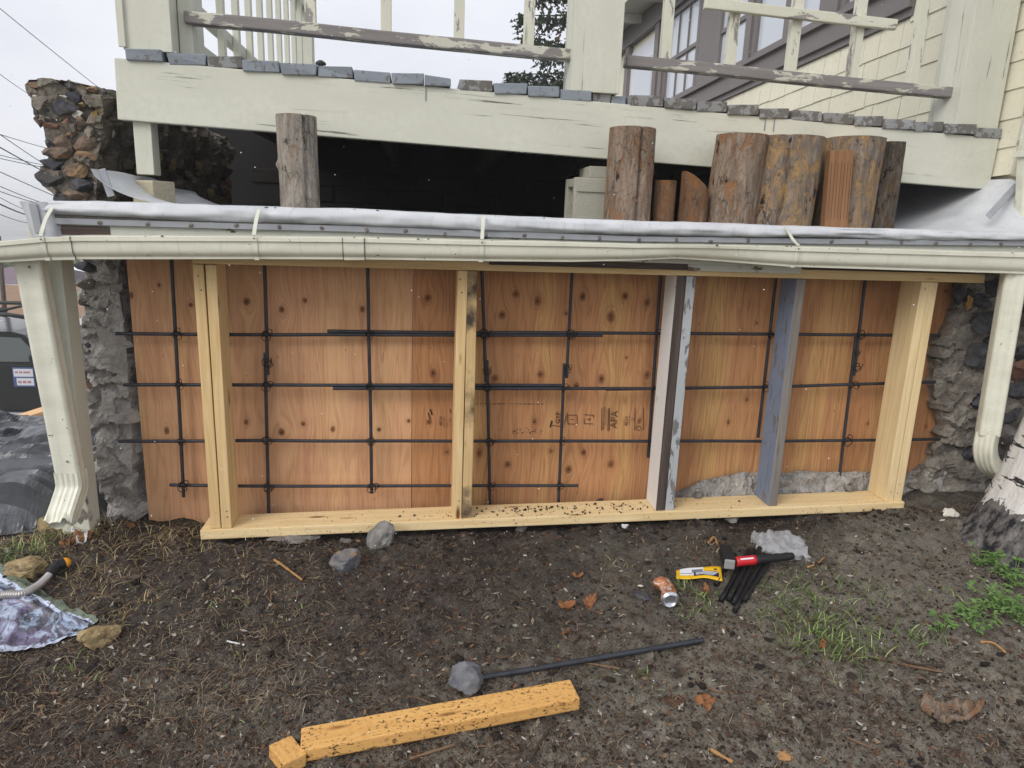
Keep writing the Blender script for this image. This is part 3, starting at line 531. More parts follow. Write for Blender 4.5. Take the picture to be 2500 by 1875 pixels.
# membrane upturns: left against the stone wall, right against the house
P = []
for k in range(26):
    y = -.02+.95*k/25; row = []
    for m in range(12):
        q = m/11; x = -1.085+(.40*(q**1.6)); zz = float(np.interp(x, ex, ez[:, 0]))-.018+.13*(1-q)**2.2*(1-.35*sst(.2, .9, y))+.01*float(vn(y*6, q*4, 0, 5))
        row.append((x+.05*float(sst(.3, .95, y)), y, zz))
    P.append(row)
v_, f_ = gridmesh(np.array(P)); mk('membrane_upturn', v_, f_, 'white_membrane', roof, smooth=True)
board('upturn_bar', aty(248, 412, .0), aty(272, 480, .0), .025, .004, 'bar_metal', roof, up=(0, -1, 0))
P = []
for k in range(40):
    q0 = k/39; y = -.045+1.7*q0**1.3; row = []
    for m in range(16):
        q = m/15; xw = hw(y-HP.y, 0).x-.022 if y > .24 else hw(-.06, 0).x-.02+(.24-y)*.35
        x = xw-.62*(1-q)**1.2*(1-.3*q0); hgt = .215*sst(-.05, .22, y)+.012; zz = float(np.interp(x, ex, ez[:, 0]))-.016+hgt*q**1.9+.008*float(vn(y*5, q*3, 0, 8))
        row.append((x, y, zz))
    P.append(row)
v_, f_ = gridmesh(np.array(P)); mk('membrane_upturn', v_, f_, 'white_membrane', roof, smooth=True)
board('upturn_bar', aty(2412, 530, .03), aty(2482, 452, .17), .024, .004, 'bar_metal', roof, up=(-.3, -1, .3))
# ================= GUTTER =================
GYF, GYB = -.172, -.066
gt = [(-120, 594, 645), (0, 590, 640), (100, 580, 634), (174, 577, 633), (400, 577, 633), (617, 578, 633), (893, 581, 634), (1178, 588, 638), (1400, 592, 640), (1550, 597, 637), (1660, 598, 632), (1780, 599, 640), (1939, 603, 652), (2200, 610, 660), (2500, 618, 669), (2800, 626, 678)]
gxp = [aty(a, b, GYF).x for a, b, c in gt]; gzt = [aty(a, b, GYF).z for a, b, c in gt]; gzb = [aty(a, c, GYF+.03).z for a, b, c in gt]
gut = thing('gutter', (.6, -.12, 1.0), 'long cream painted metal gutter, bent in the middle, along the roof edge', 'gutter')
prof = [(.0, 1.02), (.0, .98), (-.0, .0), (.030, .0), (.078, .0), (.082, .02), (.082, .12), (.0845, .15), (.0905, .21), (.096, .29), (.0985, .40), (.0995, .55), (.1, .79), (.1065, .805), (.1065, .985), (.1045, 1.005), (.099, 1.0), (.0985, .90)]
xs_ = np.linspace(gxp[0], gxp[-1], 330)
def gsec(x, o=0.):
    zt_, zb_ = float(np.interp(x, gxp, gzt)), float(np.interp(x, gxp, gzb)); k = (GYB-GYF)/.1065; w = .0022*float(vn(x*3.3, 1.7))+.0012*float(vn(x*11, 4.))
    bend = .016*math.exp(-((x-1.02)/.16)**2)
    return [(x, GYB-p*k-(o if p > .04 else 0)+w+bend*(1-h)*(p/.1), zb_+(zt_-zb_)*h-(o if h < .1 else 0)) for p, h in prof]
P = np.array([gsec(x) for x in xs_]); v_, f_ = gridmesh(P); g_ = mk('trough', v_, f_, 'gutter_paint', gut, smooth='a')
Pi = P.copy(); v_, f_ = gridmesh(P[:, 2:5]*np.array([1, 1, 1])+np.array([0, 0, .004]), True)
mk('trough_floor', v_, f_, 'dark_debris', gut)
def band(nm, x0, x1, o, mat='gutter_paint'):
    P = np.array([gsec(x, o)[4:16] for x in np.linspace(x0, x1, 4)]); v_, f_ = gridmesh(P); mk(nm, v_, f_, mat, gut, smooth='a')
px2x = lambda p: aty(p, 605, GYF).x
band('joint_sleeve', px2x(115), px2x(172), .0018); band('joint_sleeve', px2x(838), px2x(888), .0018)
for p_ in (108, 174, 836.5, 890): band('joint_line', px2x(p_)-.0012, px2x(p_)+.0012, .0026, 'seam_tar')
for px, bx, by, wdt in [(104, 128, 508, 12), (622, 633, 512, 12), (1176, 1180, 528, 12), (1948, 1918, 556, 13)]:
    x = px2x(px); band('hanger_band', x-.008, x+.008, .003)
    a = aty(bx, by, -.092); b = Vector((x, GYF-.003, float(np.interp(x, gxp, gzt))+.004)); mid = (a+b)/2+Vector((0, -.004, .006)) if px < 1900 else aty(1935, 585, -.11)
    P = np.array([[(p.x-.006, p.y, p.z), (p.x+.006, p.y, p.z)] for p in spline([a, mid, b], 5)]); v_, f_ = gridmesh(P); o = mk('hanger_strap', v_, f_, 'cream_paint', gut)
    so_ = o.modifiers.new('t', 'SOLIDIFY'); so_.thickness = .003
    rock('strap_screw', (x, GYF-.006, float(np.interp(x, gxp, gzt))-.006), (.004, .003, .004), 5, 'nail_head', gut, sub=1)
# ================= DOWNSPOUTS =================
def downspout(th, path, wx, wy, mat='gutter_paint', name='pipe', ribs=4):
    """corrugated rectangular pipe swept along path"""
    path = [Vector(p) for p in path]; n = len(path); V = []; sec = []
    def side(n_): return [math.sin(math.pi*k/n_*ribs)**2*.0035 for k in range(n_+1)]
    N = 14; r = .008
    for k in range(N+1): sec.append((-wx/2+r+(wx-2*r)*k/N, -wy/2+side(N)[k]))
    for k in range(7): sec.append((wx/2-side(6)[k]*.5, -wy/2+r+(wy-2*r)*k/6))
    for k in range(N+1): sec.append((wx/2-r-(wx-2*r)*k/N, wy/2))
    for k in range(7): sec.append((-wx/2+side(6)[k]*.5, wy/2-r-(wy-2*r)*k/6))
    F_ = []; m = len(sec)
    for i, p in enumerate(path):
        t_ = (path[min(i+1, n-1)]-path[max(i-1, 0)]).normalized(); ax = th; ay = t_.cross(ax).normalized()
        if ay.y > 0: ay = -ay
        for sx, sy in sec: V.append(p+ax*sx-ay*sy)
    for i in range(n-1):
        for k in range(m): F_.append([i*m+k, i*m+(k+1) % m, (i+1)*m+(k+1) % m, (i+1)*m+k])
    return V, F_
PY = -.0; pe_t, pe_b = aty(137, 640, PY), aty(229, 1275, PY)
post = thing('porch_post', (pe_b.x-.045, PY+.045, 0), 'cream painted square post at the left end of the gutter', 'post')
xr0 = (pe_t.x+pe_b.x)/2
pc = box('shaft', (xr0-.095, PY, -.06), (xr0, PY+.09, 1.09), 'cream_paint', post, .004, 2)
a = aty(205, 1278, PY-.002); 
dsp = thing('downspout', (xr0-.1, -.06, .1), 'cream downspout with broken elbow strapped to the left post', 'downspout')
dl0, dl1 = aty(72, 640, -.062), aty(172, 1150, -.062); dx_ = (dl0.x+dl1.x)/2
top = Vector((dl0.x, -.062, 1.035)); bot = Vector((dl1.x, -.062, aty(172, 1155, -.062).z))
V, F_ = downspout(Vector((1, 0, 0)), [top+(bot-top)*k/12 for k in range(13)], .083, .06, ribs=1); pipe = mk('pipe', V, F_, 'gutter_paint', dsp, smooth=True)
e0 = bot+Vector((0, -.001, .012)); path = spline([e0, e0+Vector((0, 0, -.06)), e0+Vector((-.004, -.03, -.105)), e0+Vector((-.010, -.085, -.165))], 5)
V, F_ = downspout(Vector((1, 0, 0)), path, .088, .066); m = len(V)//len(path)
for k in range(m*(len(path)-2), len(V)): V[k] = V[k]+Vector((0, 0, .016*float(vn(V[k].x*60, V[k].y*30))))
mk('elbow', V, F_, 'gutter_paint', dsp, smooth=False)
for px, py, rx, rz in ((205, 1255, .012, .03), (222, 1262, .010, .022), (212, 1225, .006, .02), (196, 1268, .014, .02)): rock('bare_patch', aty(px, py, PY-.0005), (rx, .0012, rz), int(px), 'grey_wood', post, sub=2, rough=.35)
rock('screw', aty(164, 1128, -.094), (.006, .003, .006), 5, 'nail_head', dsp, sub=1); rock('screw', aty(71, 653, -.094), (.006, .003, .006), 5, 'nail_head', dsp, sub=1)
ds2 = thing('downspout', (2.3, -.1, .2), 'cream downspout with curved elbow at the right end behind the birch', 'downspout')
q0, q1 = aty(2473, 680, -.11), aty(2411, 1060, -.11); top = Vector((q0.x, -.11, 1.05)); bot = Vector((q1.x+.0, -.11, q1.z))
V, F_ = downspout(Vector((.94, -.34, 0)), [top+(bot-top)*k/8 for k in range(9)], .08, .058, ribs=2); mk('pipe', V, F_, 'gutter_paint', ds2, smooth=True)
e0 = bot+Vector((0, 0, .008)); V, F_ = downspout(Vector((.5, -.866, 0)), spline([e0, e0+Vector((.002, 0, -.07)), e0+Vector((.04, .01, -.135)), e0+Vector((.13, .04, -.19)), e0+Vector((.2, .06, -.21))], 5), .075, .064, ribs=3)
mk('elbow', V, F_, 'gutter_paint', ds2, smooth=True)
ds3 = thing('downspout', (2.45, .1, 1.2), 'short cream downspout coming down the house corner to the low roof', 'downspout')
q0, q1 = aty(2500, 372, .10), aty(2490, 562, .10)
V, F_ = downspout(Vector((1, 0, 0)), [q0+Vector((.02, 0, 1.2)), q0+Vector((.02, 0, 0)), q1+Vector((.02, 0, .01))], .07, .05, ribs=2); mk('pipe', V, F_, 'gutter_paint', ds3, smooth=True); box('bracket', q0+Vector((-.022, -.03, -.02)), q0+Vector((.06, .03, .004)), 'gutter_paint', ds3)
# ================= DECK =================
BY = .30
TL, TR = aty(302, 114, BY-.01), aty(2452, 314, BY-.01)
def dz(x): return TL.z+(TR.z-TL.z)*(x-TL.x)/(TR.x-TL.x)
deck = thing('porch_deck', (.7, 1.5, 1.5), 'raised porch deck sagging towards the house with grey board ends', 'deck')
bl, br = aty(281, 141, BY), aty(2437, 337, BY); b0, b1 = aty(284, 291, BY), aty(2418, 463, BY)
up = Vector((-(br.z-bl.z), 0, br.x-bl.x)).normalized(); hb = ((bl.z-b0.z)+(br.z-b1.z))/2
cl_, cr_ = (bl+b0)/2, (br+b1)/2
board('rim_beam', cl_+Vector((0, .021, 0)), cr_+Vector((0, .021, 0)), .042, hb, 'cream_paint', deck, up=up, bev=.004)
be = [(305, 395), (405, 502), (503, 590), (590.5, 681), (683, 774), (775, 860), (864, 953), (955, 1036), (1037, 1101), (1122, 1203), (1205, 1289), (1290, 1367), (1369, 1446), (1452, 1498), (1499, 1535), (1540, 1622), (1623, 1702), (1704, 1777), (1780, 1853), (1856, 1929), (1939, 2010), (2015, 2087), (2088, 2159.5), (2160, 2237), (2238, 2306), (2309, 2384.5), (2385, 2452)]
slope = math.atan2(TR.z-TL.z, TR.x-TL.x)
for i, (a, b) in enumerate(be):
    xa, xb = aty(a, 114+(a-302)*.0932, BY-.01).x, aty(b, 114+(b-302)*.0932, BY-.01).x
    w = xb-xa-.0005; xm = (xa+xb)/2; th = .039; y0 = BY-.010+random.uniform(-.006, .008)+(.035 if 1450 < a < 1500 else 0); zc = dz(xm)-th/2+random.uniform(-.003, .002)-(.006 if 1450 < a < 1500 else 0)
    v, f = bevbox(3.0, w, th, .0035, 2); v = [Vector(p) for p in v]
    for p in v:
        if p.x < -1.4:      # weathered end: worn, split and uneven
            p.x += .006*float(vn(p.y*60+i*7, p.z*40)); p.z += .003*float(vn(p.y*45+i*3, 2.))
            if i in (8,) and p.y < -.02: p.z -= (.02-p.y-.04)*.45 if p.z > 0 else 0
            if p.z < 0 and i % 3 == 1: p.y *= .93
    M = frame((0, 1, 0), (0, 0, 1), (xm, y0+1.5, zc)) @ Matrix.Rotation(slope+random.uniform(-.012, .012), 4, 'X')
    mk('deck_board', v, f, 'deck_end' if i < 15 and i not in (2, 9, 13) else 'deck_end_bare', deck, M)
for x in np.linspace(-.8, 2.2, 6): box('joist', (x, BY+.05, dz(x)-.19), (x+.04, 2.9, dz(x)-.047), 'grey_wood', deck, .002, 1)
board('brace', (1.35, 1.7, 1.18), (1.0, .6, 1.40), .09, .04, 'grey_wood', deck)
for k, px in enumerate((1040, 1870, 1892)): a = aty(px, 143+(px-281)*.0909, BY-.002); board('paint_drip', a+Vector((0, 0, .0)), a+Vector((-.001, 0, -.05)), .004, .002, 'deck_end', deck, up=(0, -1, 0), bev=.0005)
# columns
def column(name, pl, pr, py, y0, dep, h, label):
    a, b = aty(pl, py, y0), aty(pr, py, y0); t_ = thing(name, ((a.x+b.x)/2, y0+dep/2, dz(a.x)), label, 'column', 'boxed columns on the deck'); z0 = dz((a.x+b.x)/2)-.004
    box('front_panel', (a.x, y0, z0), (b.x, y0+.02, z0+h), 'cream_paint', t_, .002, 2); box('back_panel', (a.x, y0+dep-.02, z0), (b.x, y0+dep, z0+h), 'cream_paint', t_, .002, 2)
    box('side_panel', (a.x+.002, y0+.021, z0), (a.x+.022, y0+dep-.021, z0+h), 'cream_paint', t_, .002, 2); box('side_panel', (b.x-.022, y0+.021, z0), (b.x-.002, y0+dep-.021, z0+h), 'cream_paint', t_, .002, 2)
    box('cap', (a.x-.03, y0-.03, z0+h), (b.x+.03, y0+dep+.03, z0+h+.04), 'cream_clean', t_, .004); return a.x, b.x, t_
cLa, cLb, tL = column('porch_column', 301, 420, 116, BY+.004, .2, 1.15, 'boxed cream column at the left end of the deck')
box('corner_trim', (cLa-.012, BY-.008, dz(cLa)-.0), (cLa+.012, BY+.003, dz(cLa)+1.15), 'cream_paint', tL, .002, 2); box('rail_post', (cLb+.001, BY+.09, dz(cLb)-.002), (cLb+.05, BY+.24, dz(cLb)+1.1), 'cream_paint', tL, .003, 2)
cCa, cCb, tC = column('porch_column', 1394, 1512, 222, BY+.004, .17, 1.15, 'boxed cream column in the middle of the deck edge')
cRa, cRb, tR_ = column('porch_column', 2332, 2436, 312, BY+.004, .18, 1.25, 'boxed cream column against the house wall, right end of the deck')
# railings
def rail_section(label, pts, bal, y, extra=None):
    t_ = thing('railing', (aty(*pts[0], y).x, y, aty(*pts[0], y).z), label, 'railing', 'front deck railings')
    a, b = aty(*pts[0], y), aty(*pts[1], y); h = .042
    board('bottom_rail', a+Vector((0, 0, 0)), b, .058, h, 'rail_paint', t_, up=up, bev=.006, cuts=20, wob=.003)
    for p in bal:
        q = aty(p, 100, y); zz = a.z+(b.z-a.z)*(q.x-a.x)/(b.x-a.x)+h/2-.002; box('baluster', (q.x-.02, y-.018, zz), (q.x+.02, y+.018, zz+.86), 'baluster_paint', t_, .002, 2)
    board('top_rail', a+Vector((0, 0, .9)), b+Vector((0, 0, .9)), .09, .045, 'rail_paint', t_, up=up, bev=.004)
    if extra: board('mid_rail', aty(*extra[0], y-.032), aty(*extra[1], y-.032), .026, .04, 'baluster_paint', t_, up=up, bev=.004, cuts=10, wob=.002)
rail_section('weathered peeling front railing between left and middle columns', ((453, 44), (1396, 137)), (760, 943, 1120, 1290), BY+.09)
rail_section('weathered peeling front railing between middle and right columns with an extra rail', ((1526, 150), (2322, 228)), (1626, 1786, 1937, 2090, 2240), BY+.09, ((1720, 9), (2187, 61)))
sr = thing('railing', (-.9, 1.8, dz(-.9)), 'cream side railing running back from the left column', 'railing'); xs0 = cLb+.028; zd = dz(xs0)
zs = [1.52+0, 0]
def sbox(nm, y0, y1, z0, z1, hwid=.019): return box(nm, (xs0-hwid, y0, z0), (xs0+hwid, y1, z1), 'cream_clean', sr, .002, 1)
sbox('bottom_rail', BY+.25, 3.1, zd+.03, zd+.075); sbox('mid_rail', BY+.25, 3.1, zd+.175, zd+.215); sbox('top_rail', BY+.25, 3.1, zd+.86, zd+.90, .04)
for k in range(9): y = .76+k*.262; box('picket', (xs0+.020, y-.018, zd-.03), (xs0+.048, y+.022, zd+.86), 'cream_clean', sr, .002, 2)
nw = box('newel', (xs0-.05, 3.1, zd-.02), (xs0+.08, 3.22, zd+1.1), 'cream_clean', sr, .004, 2); box('newel_base', (xs0-.07, 3.08, zd-.02), (xs0+.1, 3.24, zd+.12), 'cream_clean', sr, .01)
# stub post with block, hidden crawl space wall
st = thing('stub_post', (aty(360, 420, .32).x, .36, 1.2), 'short chipped cream post between the block and the deck beam', 'post')
a, b = aty(323, 293, .325), aty(377, 427, .325); box('shaft', (a.x, .325, b.z), (b.x, .325+.075, a.z+.02), 'cream_paint', st, .003, 2)
c_ = aty(376, 466, .33); _d = Vector((math.cos(.55), -math.sin(.55), 0)); zt_ = aty(376, 441, .30).z
blk = tag(board('wood_block', c_-_d*.055, c_+_d*.055, .10, .085, 'block_wood', None, bev=.004), 'square pale timber block on the white membrane under the stub post', 'wood block'); blk.location.z = zt_-.043
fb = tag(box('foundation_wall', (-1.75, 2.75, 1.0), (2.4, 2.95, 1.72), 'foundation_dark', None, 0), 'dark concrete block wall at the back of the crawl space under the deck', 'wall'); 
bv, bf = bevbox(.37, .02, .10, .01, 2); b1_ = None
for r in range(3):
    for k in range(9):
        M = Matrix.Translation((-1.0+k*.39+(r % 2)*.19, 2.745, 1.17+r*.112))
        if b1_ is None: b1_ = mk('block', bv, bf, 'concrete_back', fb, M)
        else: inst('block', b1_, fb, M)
# ================= STUD FRAME =================
SD = .125; zb = lambda x: .0243*x; ZT = .978
fr_ = thing('stud_frame', (.6, .06, -.03), 'rough stud wall of new and reused boards standing on the dirt', 'wall frame')
def facemat(o, side, front):
    """a board painted or weathered differently on its broad face and on its narrow edge"""
    me = o.data; me.materials.clear(); me.materials.append(MATS[side]); me.materials.append(MATS[front])
    for p in me.polygons: p.material_index = 1 if abs(p.normal.z) > abs(p.normal.y) else 0
def stud(x, mat, w=.038, lean=0., label=None, front=None, y0=0., d=SD, bev=.003):
    o = board('stud', (x+w/2, y0+d/2, zb(x)+.0005), (x+w/2+lean, y0+d/2, ZT+.0028*x-.0005), w-.0015, d, mat, fr_, up=(0, -1, 0), bev=bev, cuts=6, wob=.0012, seed=int(x*100)+50)
    if front: facemat(o, mat, front)
    if label: o['label'] = label
    return o
stud(-.786, 'pine', lean=-.004); stud(-.746, 'pine', lean=0., y0=-.004)
stud(.129, 'pine', lean=.004); stud(.169, 'pine_stained', label='new stud with dark grey mould stains')
stud(.963, 'old_white', front='dark_wood', label='old stud painted white on its side, bare and dark on its edge', bev=.002); paint('pale_flaking', lin(186, 190, 192), (.2, .19, .185), peel=.46, crack=.8); stud(1.002, 'grey_wood', front='pale_flaking', label='old grey stud with a whitish flaking edge', bev=.002)
paint('blue_paint', lin(128, 142, 166), (.2, .18, .165), peel=.42, crack=.9, sc=1.2); stud(1.449, 'blue_paint', front='grey_wood', w=.04, label='reused stud with flaking blue paint and bare grey edge', bev=.004)
stud(1.978, 'pine_pale', lean=-.002); stud(2.017, 'pine_pale', lean=-.004)
x0, x1 = -.822, 2.062
s_ = board('sill_plate', (x0, .058, zb(x0)-.0195), (x1, .058, zb(x1)-.0195), .14, .038, 'pine_sill', fr_, bev=.004, cuts=24, wob=.0015); s_['label'] = 'new flat bottom plate with red and muddy stains'
board('top_plate', (aty(468, 632, 0).x, .064, ZT+.0195-.002), (aty(2402, 686, 0).x, .064, ZT+.0195+.006), .135, .036, 'pine', fr_, bev=.004)
for x_, w_ in ((-.786, .038), (-.746, .038), (.129, .038), (.169, .038), (1.978, .038), (2.017, .038), (1.449, .04), (1.002, .038)):
    for z_ in (.04, .075, .90, .945):
        if random.random() < .75: rock('nail_head', (x_+w_/2+random.uniform(-.008, .008), -.0035 if x_ == -.746 else .0005, zb(x_)+z_+random.uniform(-.01, .01)), (.0042, .0016, .0042), 3, 'nail_head', fr_, sub=1, planes=3)
# ================= PLYWOOD =================
PLY = .205
K = []
z1 = lambda x, y: (600+x*.4747, 560+y*.4747); z2 = lambda x, y: (x*.4581, 560+y*.4581); z3 = lambda x, y: (1550+x*.458, 560+y*.458)
for fn, L_ in ((z1, [(937, 352, 1.), (1388, 332, 1), (1500, 368, 1), (1318, 440, 1.1), (1733, 345, 1), (1952, 342, 1), (2065, 375, 1), (1878, 450, 1.2), (1647, 432, .6), (965, 740, 1), (1280, 765, 1), (1515, 745, 1), (1700, 805, 1), (1830, 770, 1), (2065, 750, 1), (1958, 660, .5), (943, 990, .8), (1485, 988, .7), (1200, 1150, .9), (1345, 1208, 1.1), (1660, 1235, 1.1), (1738, 1148, .9), (1878, 1207, 1.1), (1035, 1145, .6), (1570, 1140, .6), (2025, 985, .7), (305, 365, .75), (185, 412, .8), (600, 410, .7), (185, 1045, .9), (295, 1000, .75), (448, 1028, .7), (685, 1030, .7), (838, 985, .6), (5, 370, 1), (660, 1385, .4), (515, 620, .35), (950, 610, .35), (1500, 620, .3), (1735, 622, .35), (1295, 1030, .3), (1400, 650, .35), (450, 312, .3), (165, 655, .3), (300, 755, .3), (1400, 1072, .25), (1290, 1345, .4), (1705, 1360, .3)]), (z2, [(697, 350, .8), (1017, 402, .7), (848, 297, .5), (888, 1073, .8), (1313, 385, 1), (1500, 428, .7), (1310, 1027, .7), (1500, 1080, 1), (1313, 780, .3), (1480, 680, .3), (868, 675, .3), (880, 1432, .35)]), (z3, [(650, 500, .5), (597, 907, .6), (498, 1028, .6), (1063, 968, .4), (1240, 1035, .5), (1125, 523, .35), (590, 795, .3), (343, 505, .35), (323, 400, .3), (300, 962, .3), (480, 1310, .4), (435, 590, .35), (1660, 330, .5), (1550, 1050, .5), (1600, 515, .3)])):
    for x, y, s in L_: q = aty(*fn(x, y), PLY); K.append((q.x, q.z, .0135*s if s > .45 else .009*s))
def ply(x0, x1, zlo, zhi, mat, label, y=PLY, step=.006, seed=0):
    xs, zs = np.arange(x0, x1+.001, step), np.arange(zlo, zhi, step); X, Z = np.meshgrid(xs, zs)
    u = X+.02*fbm(X*2.2+seed, Z*.55, 0, 3, seed+3); kd = np.full(X.shape, 9.)
    for kx, kz, r in K:
        dx, dz_ = X-kx, Z-kz; far = (np.abs(dx) < .25) & (np.abs(dz_) < .4)
        e = np.exp(-((dx/(3.2*r))**2+(dz_/(6*r))**2)); u = u-dx*e*.85-np.where(far, .012*(r/.0165)*np.exp(-((dx/(7*r))**2))*np.exp(-np.abs(dz_)/(9*r)), 0)
        kd = np.minimum(kd, np.hypot(dx, dz_*(.62+.35*((kx*97) % 1)))/r+.12*fbm(dx*70+kx*9, dz_*70, 0, 2, 5))
    P = np.stack([X, np.full(X.shape, y)+.0015*fbm(X*3, Z*3, 0, 2, seed), Z], -1); v, f = gridmesh(P, True)
    f = f[:, ::-1]; n0 = len(v); r_, c_ = X.shape; ring = list(range(c_))+[k*c_+c_-1 for k in range(1, r_)]+[(r_-1)*c_+k for k in range(c_-2, -1, -1)]+[k*c_ for k in range(r_-2, 0, -1)]
    bk = v[ring].copy(); bk[:, 1] = y+.014; v = np.vstack([v, bk]); f = f.tolist(); m = len(ring)
    f += [[ring[k], n0+k, n0+(k+1) % m, ring[(k+1) % m]] for k in range(m)]+[[n0+k for k in range(m)]]
    o = mk('plywood_sheet', v, f, mat); a = o.data.attributes.new('wc', 'FLOAT_VECTOR', 'POINT'); w = np.zeros((len(v), 3), np.float32)
    w[:n0, 0] = u.ravel(); w[:n0, 1] = Z.ravel(); w[:n0, 2] = kd.ravel(); w[n0:] = w[ring]; a.data.foreach_set('vector', w.ravel())
    return tag(o, label, 'plywood', 'plywood sheets behind the stud wall')
def plymat(name, a, b, line, yel, yamt):
    gk = 1.1 if 'pink' in name else 1.03; a, b, line, yel = (tuple(np.array(des(c, .09, gk))*(1.03, .97, .95)) for c in (a, b, line, yel)); t = MT(name, .78, .2); v = t.attr('wc', 'Vector'); s = t.sep(v)
    uv = t.nd('ShaderNodeCombineXYZ', {0: s[0], 1: s[1], 2: 0.}).outputs[0]
    br = t.noise(t.mp(uv, (3.4, .25, 1)), 2, 3); med = t.noise(t.mp(uv, (34, 1.1, 1)), 2, 5, .6, .5); fi = t.noise(t.mp(uv, (240, 5, 1)), 2, 4, .7)
    wv = t.noise(t.mp(uv, (11, .55, 1)), 2, 2, .5, .3); rg = t.ma('SINE', t.ma('MULTIPLY', wv, 62.)); rg = t.ramp(rg, [(.1, 0.), (.95, 1.)])
    col = t.mix(t.ramp(br, [(.3, 0.), (.7, 1.)]), a, b); col = t.mix(t.ma('MULTIPLY', t.ramp(br, [(.5, 0.), (.62, 1.)]), yamt), col, yel)
    wt = t.noise(t.mp(uv, (2.2, 1.6, 1)), 2, 5, .6); col = t.mix(t.ramp(wt, [(.5, 0.), (.72, .42)]), col, tuple(x*.66 for x in a)); col = t.mix(t.ma('MULTIPLY', rg, .34), col, line); col = t.mix(t.ramp(med, [(.52, 0.), (.8, .55)]), col, line); col = t.mix(t.ramp(med, [(.25, .35), (.45, 0.)]), col, tuple(min(1, x*1.25) for x in b))
    col = t.mix(t.ma('MULTIPLY', t.ramp(fi, [(.5, 0.), (.75, 1.)]), .22), col, tuple(x*.5 for x in a))
    kd = s[2]; kr = t.ma('SINE', t.ma('MULTIPLY', kd, 7.5)); halo = t.ramp(kd, [(0., 1.), (.30, 0.)])
    halo = t.ramp(t.ma('MULTIPLY', kd, .33), [(.3, 1.), (.8, 0.)]); col = t.mix(t.ma('MULTIPLY', halo, t.ma('MULTIPLY_ADD', kr, .18, .22)), col, tuple(x*.55 for x in line))
    col = t.mix(t.ramp(kd, [(.75, 1.), (1.05, 0.)]), col, t.mix(t.noise(t.mp(v, (300, 300, 1)), 1, 3), lin(116, 76, 50), lin(160, 110, 74))); col = t.mix(t.ramp(t.ma('ADD', kd, t.ma('MULTIPLY', t.ma('SUBTRACT', t.noise(t.mp(uv, (60, 60, 1)), 1, 3), .5), .9)), [(.2, .9), (.5, 0.)]), col, lin(74, 46, 34))
    ck = t.noise(t.mp(uv, (95, 2.6, 1)), 2.2, 3, .5); gate = t.ramp(t.noise(t.mp(uv, (5, 3, 1)), 2, 2), [(.6, 0.), (.7, 1.)]); col = t.mix(t.ma('MULTIPLY', t.ramp(ck, [(.68, 0.), (.72, 1.)]), gate), col, lin(70, 40, 26))
    t.base(col); t.bump(t.ma('ADD', med, t.ma('MULTIPLY', fi, .6)), .18, .002); MATS[name] = t.m
plymat('plywood_pink', lin(200, 152, 110), lin(220, 174, 130), lin(172, 118, 78), lin(218, 178, 122), .45)
plymat('plywood_tan', lin(188, 136, 88), lin(208, 156, 104), lin(140, 86, 48), lin(210, 170, 104), .85)
plymat('plywood_dark', lin(160, 104, 70), lin(178, 122, 84), lin(130, 80, 52), lin(170, 126, 80), .2)
xl_, xm_ = aty(310, 650, PLY).x, aty(1006, 900, PLY).x
pa = ply(xl_, xm_-.001, -.10, 1.03, 'plywood_pink', 'pinkish plywood sheet at the left behind the rebar', seed=1)
pb = ply(xm_+.001, aty(2300, 1000, PLY).x+.05, -.10, 1.03, 'plywood_tan', 'long tan plywood sheet with many knots and printed stamps', seed=2)
pd = ply(aty(2300, 1000, PLY).x+.052, 2.46, -.10, 1.03, 'plywood_dark', 'dark reddish plywood piece at the right against the stone foundation', y=PLY+.006, seed=3, step=.012)
# printed stamps, read from bottom to top
z4 = lambda x, y: aty(1000+x*.2803, 940+y*.2803, PLY-.0035)
UPZ, LFT = (0, 0, 1), (-1, 0, 0)
def stamp(s, x, y, size, mat='ink'): return txt('stamp', s, size, z4(x, y), UPZ, LFT, mat, pb)
def bar(x0, y0, x1, y1, w=.0022, mat='ink'):
    return board('stamp_bar', z4(x0, y0), z4(x1, y1), w, .0006, mat, pb, up=(0, -1, 0), bev=0)
stamp('GYP', 1294, 285, .028); stamp('1', 1418, 300, .022); stamp('6', 1562, 298, .022); stamp('BOISE CASCADE', 1694, 288, .0135); stamp('KETTLE FALLS, WA', 1712, 290, .008, 'ink_light'); stamp('APA', 1784, 300, .042, 'ink_light')
stamp('48/24', 1888, 315, .019, 'ink_light'); stamp('EXPOSURE 1', 1914, 300, .0085, 'ink_light'); stamp('15/32', 1938, 300, .0085, 'ink_light'); stamp('529', 1958, 300, .009, 'ink_light'); stamp('48/24', 272, 315, .018, 'ink_light'); stamp('EXPOSURE 1', 304, 320, .0085, 'ink_light'); stamp('529', 350, 310, .010, 'ink_light'); stamp('15/32', 330, 350, .0085, 'ink_light')
for x0, y0, x1, y1 in ((1378, 262, 1378, 340), (1460, 268, 1460, 340), (1378, 262, 1460, 262), (1378, 338, 1455, 340), (1522, 292, 1522, 336), (1522, 336, 1598, 338), (1522, 258, 1605, 262), (1604, 262, 1602, 285), (1675, 200, 1672, 400), (1732, 200, 1726, 400), (1743, 200, 1738, 400), (1245, 350, 1345, 366), (1375, 235, 1345, 345), (1965, 195, 1960, 395), (2037, 195, 2035, 392), (352, 205, 356, 245)): bar(x0, y0, x1, y1)
bar(1240, 310, 1224, 368, .006); bar(180, 210, 196, 260, .006); bar(160, 240, 180, 300, .004)
for x in range(575, 1150, 38): bar(x, 164+random.uniform(-2, 2), x+random.uniform(18, 34), 164+random.uniform(-2, 2), random.uniform(.001, .003))
